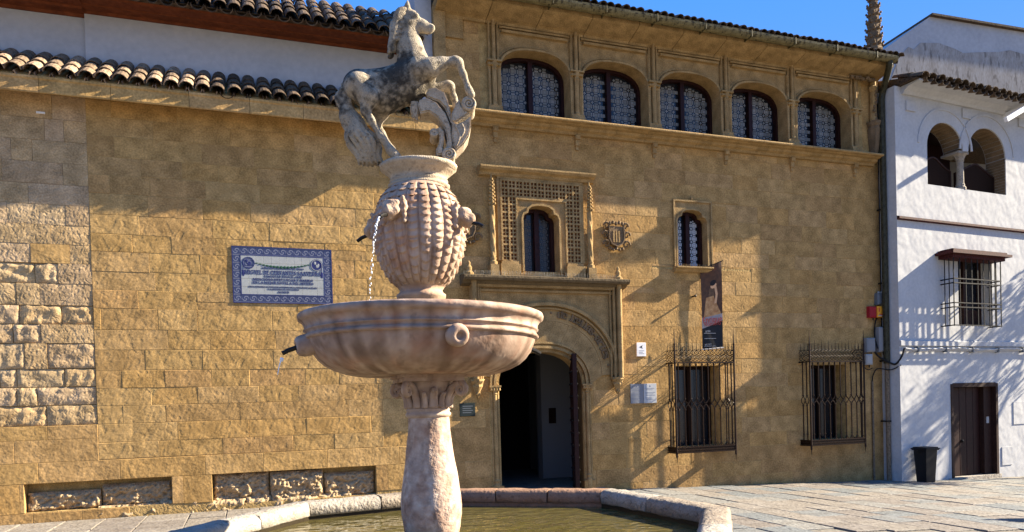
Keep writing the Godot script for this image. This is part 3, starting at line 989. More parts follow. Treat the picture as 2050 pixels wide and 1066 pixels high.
func lattice_window(b: Node3D) -> void:
	var w := G("lattice_window", b)
	var m: Material = mats["carved"]
	var x0 := 4.63
	var x1 := 6.27
	var y0 := 4.4
	var y1 := 5.93
	var st := S()
	# red ground behind the pierced screen
	for r in minus(Rect2(x0 - 0.03, 4.22, x1 - x0 + 0.06, 1.9), [Rect2(4.93, 4.2, 0.97, 1.42)]):
		box(st, Vector3(r.position.x, r.position.y, -0.12), Vector3(r.end.x, r.end.y, 0.03))
	M("screen_ground", st, mats["terracotta"], w)
	var nx := 11
	var px := (x1 - x0) / nx
	var ny := 10
	var py := (y1 - y0) / ny
	var gap := Rect2(x0 + 2 * px - 0.005, y0 - 0.1, px * 7 + 0.01, py * 8 + 0.1)
	var wide := S()
	for i in nx + 1:
		var x := x0 + i * px
		var top_only := x > gap.position.x + 0.02 and x < gap.end.x - 0.02
		box(wide, Vector3(x - 0.017, gap.end.y if top_only else y0, 0.03), Vector3(x + 0.017, y1, 0.075))
		if i < nx:
			var xm := x + px / 2
			var t2 := xm > gap.position.x and xm < gap.end.x
			box(wide, Vector3(xm - 0.01, gap.end.y if t2 else y0, 0.03), Vector3(xm + 0.01, y1, 0.066))
	for j in ny * 2 + 1:
		var y := y0 + j * py / 2
		var hh := 0.017 if j % 2 == 0 else 0.01
		var z := 0.07 if j % 2 == 0 else 0.062
		if y < gap.end.y - 0.02:
			box(wide, Vector3(x0, y - hh, 0.03), Vector3(gap.position.x, y + hh, z))
			box(wide, Vector3(gap.end.x, y - hh, 0.03), Vector3(x1, y + hh, z))
		else:
			box(wide, Vector3(x0, y - hh, 0.03), Vector3(x1, y + hh, z))
	M("lattice", wide, m, w)
	# plain border and cornice
	st = S()
	box(st, Vector3(x0 - 0.07, y1 + 0.018, 0.0), Vector3(x1 + 0.07, 6.06, 0.06))
	box(st, Vector3(x0 - 0.08, y0, 0.0), Vector3(x0 - 0.018, y1 + 0.017, 0.05))
	box(st, Vector3(x1 + 0.018, y0, 0.0), Vector3(x1 + 0.08, y1 + 0.017, 0.05))
	M("border", st, m, w)
	st = S()
	along(st, V2([0.0, 5.98, 0.08, 6.0, 0.1, 6.05, 0.17, 6.08, 0.2, 6.12, 0.2, 6.15, 0.0, 6.18]), 4.2, 6.58)
	M("cornice", st, mats["carved"], w)
	for s in [-1, 1]:
		st = S()
		var xx: float = x0 + 0.14 if s < 0 else x1 - 0.14
		box(st, Vector3(xx - 0.17, 4.33, 0.0), Vector3(xx + 0.17, 4.385, 0.1))
		box(st, Vector3(xx - 0.2, 4.05, 0.0), Vector3(xx + 0.2, 4.328, 0.13))
		M("pedestal", st, m, w)
	# inner frame with a lobed head
	var cx := 5.43
	var ogee := V2([cx + 0.37, 4.2, cx + 0.37, 5.22, cx + 0.34, 5.3, cx + 0.27, 5.325, cx + 0.25, 5.4, cx + 0.17, 5.455, cx + 0.07, 5.47, cx, 5.475, cx - 0.07, 5.47, cx - 0.17, 5.455, cx - 0.25, 5.4, cx - 0.27, 5.325, cx - 0.34, 5.3, cx - 0.37, 5.22, cx - 0.37, 4.2])
	st = S()
	var sq := ogee.duplicate()
	sq.append_array(V2([gap.position.x, 4.2, gap.position.x, gap.end.y - 0.02, gap.end.x, gap.end.y - 0.02, gap.end.x, 4.2]))
	extr(st, sq, -0.3, 0.05)
	M("lobed_frame", st, m, w)
	st = S()
	extr(st, band(ogee, grow(ogee, 0.04, Vector2(cx, 4.9))), 0.051, 0.095)
	for e in [gap.position.x, gap.end.x - 0.03]: box(st, Vector3(e, 4.4, 0.051), Vector3(e + 0.03, gap.end.y - 0.05, 0.08))
	box(st, Vector3(gap.position.x, gap.end.y - 0.05, 0.051), Vector3(gap.end.x, gap.end.y - 0.02, 0.08))
	M("head_moulding", st, m, w)
	# casement
	st = S()
	extr(st, band(grow(ogee, -0.07, Vector2(cx, 4.9)), ogee), -0.27, -0.17)
	box(st, Vector3(cx - 0.05, 4.2, -0.27), Vector3(cx + 0.05, 5.47, -0.16))
	M("frame", st, mats["dark_wood"], w)
	st = S()
	extr(st, ogee, -0.32, -0.26)
	M("pane", st, mats["pane"], w)
	leaded(w, Rect2(cx - 0.31, 4.22, 0.62, 1.2), -0.259, 0.13, func(x, y): return absf(x - cx) > 0.055 and absf(x - cx) < 0.29 and y < 5.36 - 0.2 * absf(x - cx), "leaded_dark")
	# twisted columns with leafy tops
	for x in [4.43, 6.46]:
		st = S()
		lathe(st, PackedVector2Array([Vector2(0.075, 4.3), Vector2(0.075, 4.36), Vector2(0.05, 4.38), Vector2(0.06, 4.43), Vector2(0.04, 4.45)]), 10, Transform3D(Basis(), Vector3(x, 0, 0.09)))
		var pr := PackedVector2Array()
		for k in 33: pr.append(Vector2(0.048, 4.45 + k * 0.03))
		lathe(st, pr, 16, Transform3D(Basis(), Vector3(x, 0, 0.09)), func(a, y, r): return 0.016 * absf(sin(a * 1.5 + y * 9.0)) - 0.008)
		M("twisted_column", st, m, w)
		st = S()
		lathe(st, PackedVector2Array([Vector2(0.04, 5.41), Vector2(0.05, 5.5), Vector2(0.04, 5.7), Vector2(0.02, 5.95), Vector2(0.015, 6.0)]), 8, Transform3D(Basis(), Vector3(x, 0, 0.09)))
		for k in 7:
			for q in [-1, 1]: ball(st, Vector3(x + q * (0.05 - 0.004 * k), 5.45 + k * 0.07, 0.12), Vector3(0.026, 0.032, 0.03), 6)
			ball(st, Vector3(x, 5.48 + k * 0.07, 0.14), Vector3(0.024, 0.03, 0.025), 6)
		M("leafy_top", st, m, w)
		st = S()
		box(st, Vector3(x - 0.085, 4.05, 0.0), Vector3(x + 0.085, 4.3, 0.18))
		M("column_pedestal", st, m, w)

func small_window(b: Node3D) -> void:
	var w := G("small_window", b)
	var m: Material = mats["carved"]
	var cx := 8.86
	var ogee := V2([cx + 0.36, 4.42, cx + 0.36, 5.38, cx + 0.32, 5.46, cx + 0.25, 5.48, cx + 0.23, 5.55, cx + 0.16, 5.6, cx + 0.05, 5.61, cx, 5.62, cx - 0.05, 5.61, cx - 0.16, 5.6, cx - 0.23, 5.55, cx - 0.25, 5.48, cx - 0.32, 5.46, cx - 0.36, 5.38, cx - 0.36, 4.42])
	var st := S()
	var sq := ogee.duplicate()
	sq.append_array(V2([cx - 0.43, 4.42, cx - 0.43, 5.82, cx + 0.47, 5.82, cx + 0.47, 4.42]))
	extr(st, sq, -0.3, 0.02)
	M("surround", st, m, w)
	st = S()
	extr(st, band(ogee, grow(ogee, 0.035, Vector2(cx, 5.0))), 0.021, 0.045)
	box(st, Vector3(cx - 0.45, 5.78, 0.021), Vector3(cx + 0.49, 5.82, 0.05))
	for e in [cx - 0.45, cx + 0.455]: box(st, Vector3(e, 4.42, 0.021), Vector3(e + 0.035, 5.779, 0.05))
	ball(st, Vector3(cx, 5.86, 0.03), Vector3(0.03, 0.05, 0.03), 6)
	M("moulding", st, m, w)
	st = S()
	along(st, V2([0.0, 4.3, 0.06, 4.32, 0.1, 4.37, 0.17, 4.385, 0.17, 4.415, 0.0, 4.43]), cx - 0.46, cx + 0.42)
	M("sill", st, m, w)
	st = S()
	for k in 40:
		var x := lerpf(cx - 0.3, cx + 0.3, k / 39.0)
		tube(st, [Vector3(x, 4.4, 0.03), Vector3(x + rng.randf_range(-0.02, 0.02), 4.48, 0.05)], 0.0035, 0.002, 3, false)
	tag(M("bird_spikes", st, mats["steel"], w), "", "", "", "stuff")
	st = S()
	extr(st, band(grow(ogee, -0.06, Vector2(cx, 5.0)), ogee), -0.24, -0.15)
	box(st, Vector3(cx - 0.045, 4.42, -0.24), Vector3(cx + 0.045, 5.61, -0.14))
	M("frame", st, mats["dark_wood"], w)
	st = S()
	extr(st, ogee, -0.3, -0.23)
	M("pane", st, mats["pane"], w)
	leaded(w, Rect2(cx - 0.33, 4.45, 0.66, 1.15), -0.229, 0.14, func(x, y): return absf(x - cx) > 0.05 and absf(x - cx) < 0.3 and y < 5.53 - 0.2 * absf(x - cx), "leaded_skylit")

func window_behind_grille(b: Node3D, r: Rect2) -> void:
	var w := G("ground_floor_window", b)
	var st := S()
	box(st, Vector3(r.position.x, r.position.y, -0.48), Vector3(r.end.x, r.end.y, -0.36))
	M("pane", st, mats["pane"], w)
	st = S()
	for s in [r.position.x, r.end.x - 0.06, r.get_center().x - 0.04]: box(st, Vector3(s, r.position.y, -0.36), Vector3(s + 0.06 + (0.02 if s > r.position.x and s < r.end.x - 0.07 else 0.0), r.end.y, -0.31))
	box(st, Vector3(r.position.x + 0.061, r.end.y - 0.07, -0.36), Vector3(r.end.x - 0.061, r.end.y, -0.315))
	M("frame", st, mats["black_wood"], w)
	st = S()
	for s in [r.position.x - 0.09, r.end.x + 0.01]: box(st, Vector3(s, r.position.y - 0.02, -0.005), Vector3(s + 0.08, r.end.y + 0.1, 0.006))
	box(st, Vector3(r.position.x - 0.009, r.end.y + 0.001, -0.005), Vector3(r.end.x + 0.009, r.end.y + 0.1, 0.006))
	M("surround", st, mats["smooth_3"], w)

# forged cage: posts, bars with a ring of ogees at mid height, openwork crest and beam
func grille(b: Node3D, x0: float, x1: float, y0: float) -> void:
	var g := G("window_grille", b)
	var m: Material = mats["iron"]
	var zf := 0.33
	var yb := y0 + 0.13
	var yt := 2.36
	var yc := 2.68
	var ym := yb + (yt - yb) * 0.52
	for x in [x0, x1]:
		var st := S()
		tube(st, [Vector3(x, y0 - 0.08, zf), Vector3(x, yc + 0.12, zf)], 0.022, 0.019, 6)
		tube(st, [Vector3(x, yc + 0.12, zf), Vector3(x, yc + 0.42, zf)], 0.014, 0.004, 6)
		for y in [yc + 0.1, ym - 0.12, ym + 0.12, yb + 0.12, y0 - 0.06]: ball(st, Vector3(x, y, zf), Vector3(0.026, 0.022, 0.026), 6)
		tube(st, [Vector3(x, y0 - 0.06, zf), Vector3(x, y0 - 0.2, zf)], 0.014, 0.003, 5)
		M("post", st, m, g)
	var fronts := []
	var n := 10
	for k in n: fronts.append(Vector3(lerpf(x0 + 0.075, x1 - 0.075, k / (n - 1.0)), 0, zf))
	var sides := []
	for x in [x0, x1]:
		for z in [0.1, 0.22]: sides.append(Vector3(x, 0, z))
	for p in fronts + sides:
		var st := S()
		tube(st, [p + Vector3(0, yb, 0), p + Vector3(0, ym - 0.1, 0)], 0.0135, 0.0135, 5)
		tube(st, [p + Vector3(0, ym + 0.1, 0), p + Vector3(0, yt + 0.03, 0)], 0.0135, 0.0135, 5)
		for y in [ym - 0.11, ym + 0.11, yt, yb + 0.13]: ball(st, p + Vector3(0, y, 0), Vector3(0.024, 0.02, 0.024), 6)
		M("bar", st, m, g)
	# ogees: each bar parts in two and meets its neighbours
	var half: float = (fronts[1].x - fronts[0].x) / 2
	for p in fronts:
		var st := S()
		for s in [-1, 1]:
			tube(st, curve([p + Vector3(0, ym - 0.1, 0), p + Vector3(s * half * 0.45, ym - 0.045, 0), p + Vector3(s * half, ym, 0), p + Vector3(s * half * 0.45, ym + 0.045, 0), p + Vector3(0, ym + 0.1, 0)], 3), 0.0115, 0.0115, 5, false)
		M("ogee", st, m, g)
		st = S()
		for s in [-1, 1]:
			tube(st, curve([p + Vector3(0, yb + 0.12, 0), p + Vector3(s * half * 0.3, yb + 0.05, 0), p + Vector3(s * half * 0.9, yb, 0)], 3), 0.007, 0.007, 4, false)
		M("foot_curl", st, m, g)
	for p in sides:
		var st := S()
		for s in [-1, 1]:
			tube(st, curve([p + Vector3(0, ym - 0.1, 0), p + Vector3(0, ym, s * 0.06), p + Vector3(0, ym + 0.1, 0)], 3), 0.009, 0.009, 5, false)
		M("ogee", st, m, g)
	# beams
	for q in [[yb - 0.02, yb + 0.004, 0.018], [y0 + 0.05, y0 + 0.075, 0.014], [y0, y0 + 0.024, 0.022], [yt + 0.03, yt + 0.055, 0.02]]:
		var st := S()
		box(st, Vector3(x0, q[0], zf - q[2]), Vector3(x1, q[1], zf + q[2]))
		for x in [x0, x1]: box(st, Vector3(x - q[2], q[0], 0.0), Vector3(x + q[2], q[1], zf - q[2] - 0.001))
		M("beam", st, m, g)
	var st := S()
	box(st, Vector3(x0 + 0.02, y0 + 0.026, zf - 0.004), Vector3(x1 - 0.02, y0 + 0.048, zf))
	box(st, Vector3(x0 + 0.02, y0 + 0.077, zf - 0.004), Vector3(x1 - 0.02, yb - 0.022, zf))
	for x in [x0, x1]: box(st, Vector3(x - 0.002, y0 + 0.026, 0.0), Vector3(x + 0.002, yb - 0.022, zf - 0.03))
	M("beam_plate", st, m, g)
	# openwork crest: crossed quatrefoil strips, spikes above
	st = S()
	var runs := [[Vector3(x0, 0, zf), Vector3(x1, 0, zf)], [Vector3(x0, 0, 0.0), Vector3(x0, 0, zf)], [Vector3(x1, 0, 0.0), Vector3(x1, 0, zf)]]
	for r in runs:
		var l: float = r[0].distance_to(r[1])
		var c := int(round(l / 0.095))
		for i in c:
			var p0: Vector3 = r[0].lerp(r[1], float(i) / c)
			var p1: Vector3 = r[0].lerp(r[1], float(i + 1) / c)
			var pm := (p0 + p1) / 2
			for j in 2:
				var ya := yt + 0.06 + j * 0.125
				var yz := ya + 0.125
				var yh := (ya + yz) / 2
				tube(st, curve([p0 + Vector3(0, ya, 0), pm + Vector3(0, ya + 0.02, 0), p1 + Vector3(0, yh, 0), pm + Vector3(0, yz - 0.02, 0), p0 + Vector3(0, yz, 0)], 2), 0.0065, 0.0065, 4, false)
				tube(st, curve([p1 + Vector3(0, ya, 0), pm + Vector3(0, ya + 0.02, 0), p0 + Vector3(0, yh, 0), pm + Vector3(0, yz - 0.02, 0), p1 + Vector3(0, yz, 0)], 2), 0.0065, 0.0065, 4, false)
			ball(st, pm + Vector3(0, yt + 0.12, 0), Vector3(0.014, 0.014, 0.014), 4)
			ball(st, pm + Vector3(0, yt + 0.245, 0), Vector3(0.014, 0.014, 0.014), 4)
	M("crest", st, m, g)
	for r in runs:
		var l: float = r[0].distance_to(r[1])
		var c := int(round(l / 0.095))
		for i in c:
			var p: Vector3 = r[0].lerp(r[1], (i + 0.5) / c)
			st = S()
			tube(st, [p + Vector3(0, yc - 0.04, 0), p + Vector3(0, yc + 0.07, 0), p + Vector3(0, yc + (0.2 if i % 2 else 0.13), 0)], 0.009, 0.002, 4)
			ball(st, p + Vector3(0, yc + 0.05, 0), Vector3(0.016, 0.014, 0.012), 4)
			M("spike", st, m, g)

func coat(b: Node3D, at: Vector3, label: String) -> void:
	var c := G("coat_of_arms", b, at)
	c.set_meta("label", label)
	var st := S()
	var sh := V2([-0.15, 0.19, -0.16, -0.05, -0.11, -0.15, 0.0, -0.2, 0.11, -0.15, 0.16, -0.05, 0.15, 0.19])
	extr(st, sh, -0.02, 0.075)
	M("shield", st, mats["carved_dark"], c)
	st = S()
	extr(st, band(sh, grow(sh, 0.022, Vector2.ZERO)), -0.02, 0.1)
	M("shield_rim", st, mats["carved_dark"], c)
	for k in 3:
		st = S()
		box(st, Vector3(-0.085 + k * 0.06, -0.13, 0.075), Vector3(-0.055 + k * 0.06, 0.1, 0.092))
		M("stripe", st, mats["carved"], c)
	st = S()
	for s in [-1, 1]:
		for q in [[0.24, 0.2, 0.07], [0.27, 0.02, 0.075], [0.25, -0.17, 0.085]]:
			var pts := []
			for k in 12:
				var a := PI * 0.2 * k
				var r := lerpf(q[2], 0.02, k / 11.0)
				pts.append(Vector3(s * (q[0] - 0.03 + cos(a) * r), q[1] + sin(a) * r, 0.06 + 0.02 * sin(a)))
			tube(st, pts, 0.026, 0.012, 6)
	for k in 5: ball(st, Vector3(-0.14 + k * 0.07, 0.25 + 0.02 * (k % 2), 0.06), Vector3(0.035, 0.045, 0.045), 6)
	for k in 5: ball(st, Vector3(-0.14 + k * 0.07, -0.25 - 0.02 * (k % 2), 0.05), Vector3(0.04, 0.035, 0.04), 6)
	M("scrollwork", st, mats["carved_dark"], c)

# a stone with an eaten, pitted face
func rough_stone(st: SurfaceTool, x0: float, x1: float, y0: float, y1: float, zb: float, zf: float, amp: float, step: float, sd: int) -> void:
	var n := FastNoiseLite.new()
	n.seed = sd
	n.frequency = 3.6 if amp > 0.06 else 5.0
	n.fractal_octaves = 4
	var pits := amp >= 0.06
	var nx := maxi(2, int((x1 - x0) / step))
	var ny := maxi(2, int((y1 - y0) / step))
	var at := func(i, j):
		var u := float(i) / nx
		var v := float(j) / ny
		var edge := minf(minf(u, 1.0 - u) * (x1 - x0), minf(v, 1.0 - v) * (y1 - y0))
		var x := lerpf(x0, x1, u)
		var y := lerpf(y0, y1, v)
		var h := n.get_noise_2d(x, y)
		if pits: h = h * 0.9 + 0.35 * n.get_noise_2d(x * 3.7 + 7.0, y * 4.5) - 0.45 * smoothstep(0.1, 0.4, n.get_noise_2d(x * 2.6 + 31.0, y * 3.6))
		return Vector3(x, y, zf + h * amp - amp * 0.7 * (1.0 - smoothstep(0.0, 0.05 if pits else 0.015, edge)))
	for j in ny:
		for i in nx:
			quad(st, at.call(i, j), at.call(i + 1, j), at.call(i + 1, j + 1), at.call(i, j + 1), Vector3(0, 0, 1))
	st.set_smooth_group(-1)
	for i in nx:
		for e in [0, ny]:
			var a: Vector3 = at.call(i, e)
			var c: Vector3 = at.call(i + 1, e)
			quad(st, a, c, Vector3(c.x, c.y, zb), Vector3(a.x, a.y, zb), Vector3(0, 1.0 if e else -1.0, 0))
	for j in ny:
		for e in [0, nx]:
			var a: Vector3 = at.call(e, j)
			var c: Vector3 = at.call(e, j + 1)
			quad(st, a, c, Vector3(c.x, c.y, zb), Vector3(a.x, a.y, zb), Vector3(1.0 if e else -1.0, 0, 0))

# ---------------------------------------------------------------- the low wing on the left
func low_wing() -> void:
	var b := G("low_stone_wing")
	tag(b, "long sandstone wall with tiled coping and white upper storey left of the carved portal", "building")
	var x0 := -4.6
	var xq := -2.31
	var panel := Rect2(-0.2, 3.51, 1.64, 0.96)
	var pit1 := Rect2(-3.36, 0.17, 2.1, 0.45)
	var pit2 := Rect2(-0.64, 0.1, 2.75, 0.52)
	backing(b, "wall_core", Rect2(x0, -0.8, MX0 - x0, 7.5), [pit1, pit2, Rect2(x0 - 1, 1.52, xq - x0 + 1, 5.2)], -0.0035, 0.2, "mortar")
	backing(b, "wall_core", Rect2(x0, 1.52, xq - x0, 5.2), [], -0.04, 0.16, "mortar")
	var st := S()
	box(st, Vector3(x0, -0.8, -0.6), Vector3(MX0, 6.7, -0.215))
	M("wall_heart", st, mats["mortar"], b)
	# golden courses, tooled all over
	courses(b, xq, MX0, [0.95, 1.22, 1.52] + rows(1.52, 6.72, 0.285, 0.345).slice(1), [panel], 0.0, 0.55, 1.2, func(p): return ["tooled_%d" % (6 if rng.randf() < 0.05 else rng.randi() % 6), rng.randf_range(-0.002, 0.003), 0.004], 400)
	# replaced smooth blocks at the foot
	courses(b, x0, MX0, [0.62, 0.945], [], 0.004, 0.9, 1.3, func(p): return ["smooth_%d" % (rng.randi() % 6), rng.randf_range(0.0, 0.002), 0.001], 400)
	courses(b, x0, xq, [0.945, 1.3, 1.52], [], 0.004, 0.7, 1.1, func(p): return ["smooth_%d" % (rng.randi() % 6), rng.randf_range(0.0, 0.002), 0.001], 400)
	courses(b, x0, MX0, [0.16, 0.62], [pit1.grow(0.002), pit2.grow(0.002)], 0.004, 0.6, 1.2, func(p): return ["smooth_%d" % (rng.randi() % 6), 0.0, 0.001], 400)
	courses(b, x0, -1.9, [-0.3, 0.0, 0.16], [], 0.002, 0.5, 0.9, func(p): return ["smooth_5", 0.0, 0.003], 400)
	# the pale bay: old stones, much eaten in its middle courses
	var ys := [1.52, 1.84, 2.13, 2.42, 2.82, 3.12, 3.42, 3.76, 4.08, 4.38, 4.68, 5.0, 5.32, 5.66, 6.0, 6.34, 6.72]
	for r in ys.size() - 1:
		var x := x0 - rng.randf() * 0.4
		while x < xq - 0.001:
			var l := rng.randf_range(0.2, 0.85)
			if xq - x - l < 0.25: l = xq - x
			var a := maxf(x, x0)
			var e := minf(x + l, xq)
			x += l
			if e - a < 0.06: continue
			st = S(true)
			var y0: float = ys[r]
			var y1: float = ys[r + 1]
			var bad: bool = y0 < 4.5 and rng.randf() < (0.62 if y0 < 3.9 else 0.4)
			if bad:
				rough_stone(st, a + 0.006, e - 0.006, y0 + 0.006, y1 - 0.006, -0.06, rng.randf_range(-0.012, 0.0), rng.randf_range(0.014, 0.03), 0.035, rng.randi())
			else:
				rough_stone(st, a + 0.002, e - 0.002, y0 + 0.002, y1 - 0.002, -0.06, rng.randf_range(-0.003, 0.003), 0.006, 0.07, rng.randi())
			M("stone", st, mats[("weathered_%d" if bad or rng.randf() < 0.85 else "smooth_%d") % (rng.randi() % 6)], b)
	# rubble showing in the hollows and along the foot
	for q in [[pit1, 2, -0.075], [pit2, 3, -0.065]]:
		var r: Rect2 = q[0]
		var n: int = q[1]
		for k in n:
			st = S(true)
			var w: float = r.size.x / n
			var low: float = rng.randf_range(0.02, 0.07) if q[1] == 2 else 0.0
			rough_stone(st, r.position.x + w * k + 0.015, r.position.x + w * (k + 1) - 0.01, r.position.y, r.end.y - low - rng.randf_range(0.0, 0.1), -0.19, q[2] + rng.randf_range(-0.02, 0.03), 0.085, 0.016, rng.randi())
			M("eaten_stone", st, mats["rubble"], b)
	var x := -2.35
	while x < MX0:
		var l := rng.randf_range(0.4, 0.9)
		st = S(true)
		rough_stone(st, x, minf(x + l, MX0) - 0.01, -0.25, (rng.randf_range(0.16, 0.24) if x < -0.7 else rng.randf_range(0.09, 0.2)), -0.15, rng.randf_range(-0.035, -0.005), 0.065, 0.02, rng.randi())
		M("foot_stone", st, mats["rubble"], b)
		x += l
	# cornice stones, then the tiled coping
	x = x0
	while x < 3.38:
		var l := minf(rng.randf_range(0.8, 1.15), 3.39 - x)
		if 3.39 - x - l < 0.4: l = 3.39 - x
		st = S()
		along(st, V2([-0.15, 6.745, 0.0, 6.745, 0.33, 6.60, 0.355, 6.585, 0.375, 6.59, 0.38, 6.61, 0.38, 6.78, 0.395, 6.80, 0.395, 6.835, 0.38, 6.845, -0.15, 6.9]), x + 0.003, x + l - 0.003)
		M("cornice_stone", st, mats["smooth_%d" % [0, 2, 4][rng.randi() % 3]], b)
		x += l
	st = S()
	along(st, V2([0.34, 6.86, 0.34, 6.875, -0.5, 7.42, -0.5, 6.905, -0.15, 6.905]), x0, 3.08)
	M("coping_bed", st, mats["mortar"], b)
	tile_roof(b, Vector3(x0, 6.86, 0.405), Vector3(3.02, 6.86, 0.405), 32.5, 0.235, 3, "tile", 0.44, -0.35)  # right-hand tiles take the darker clay: shade painted into their colour
	# white upper storey, its painted eaves and tiled roof
	st = S()
	box(st, Vector3(-2.36, 6.6, -3.0), Vector3(MX0 - 0.2, 8.5, -0.5))
	M("upper_wall", st, mats["whitewash_old"], b)
	st = S()
	box(st, Vector3(-8.0, 6.6, -3.0), Vector3(-2.361, 8.5, -0.56))
	M("upper_wall", st, mats["whitewash_old"], b)
	st = S()
	along(st, V2([-0.6, 8.3, -0.47, 8.3, -0.44, 8.33, -0.28, 8.335, -0.26, 8.35, -0.06, 8.355, -0.03, 8.38, -0.6, 8.38]), -2.36, MX0 - 0.2)
	M("eave_cornice", st, mats["eave_paint"], b)
	st = S()
	along(st, V2([-0.6, 8.25, -0.53, 8.25, -0.5, 8.29, -0.35, 8.3, -0.33, 8.33, -0.12, 8.34, -0.1, 8.38, -0.6, 8.38]), -8.0, -2.36)
	M("eave_cornice", st, mats["eave_paint"], b)
	st = S()
	along(st, V2([0.1, 8.382, 0.1, 8.39, -1.08, 9.24, -3.0, 8.6, -3.0, 8.382]), -8.0, MX0 - 0.2)
	M("roof", st, mats["old_shade_tile_1"], b)
	tile_roof(b, Vector3(-4.6, 8.36, 0.16), Vector3(MX0 - 0.25, 8.36, 0.16), 36.0, 0.225, 4, "old_shade_tile", 0.46)
	# plastered pier between the two roofs
	st = S()
	box(st, Vector3(3.09, 6.965, -0.5), Vector3(MX0 - 0.021, 9.6, -0.02))
	M("plaster_pier", st, mats["whitewash"], b)

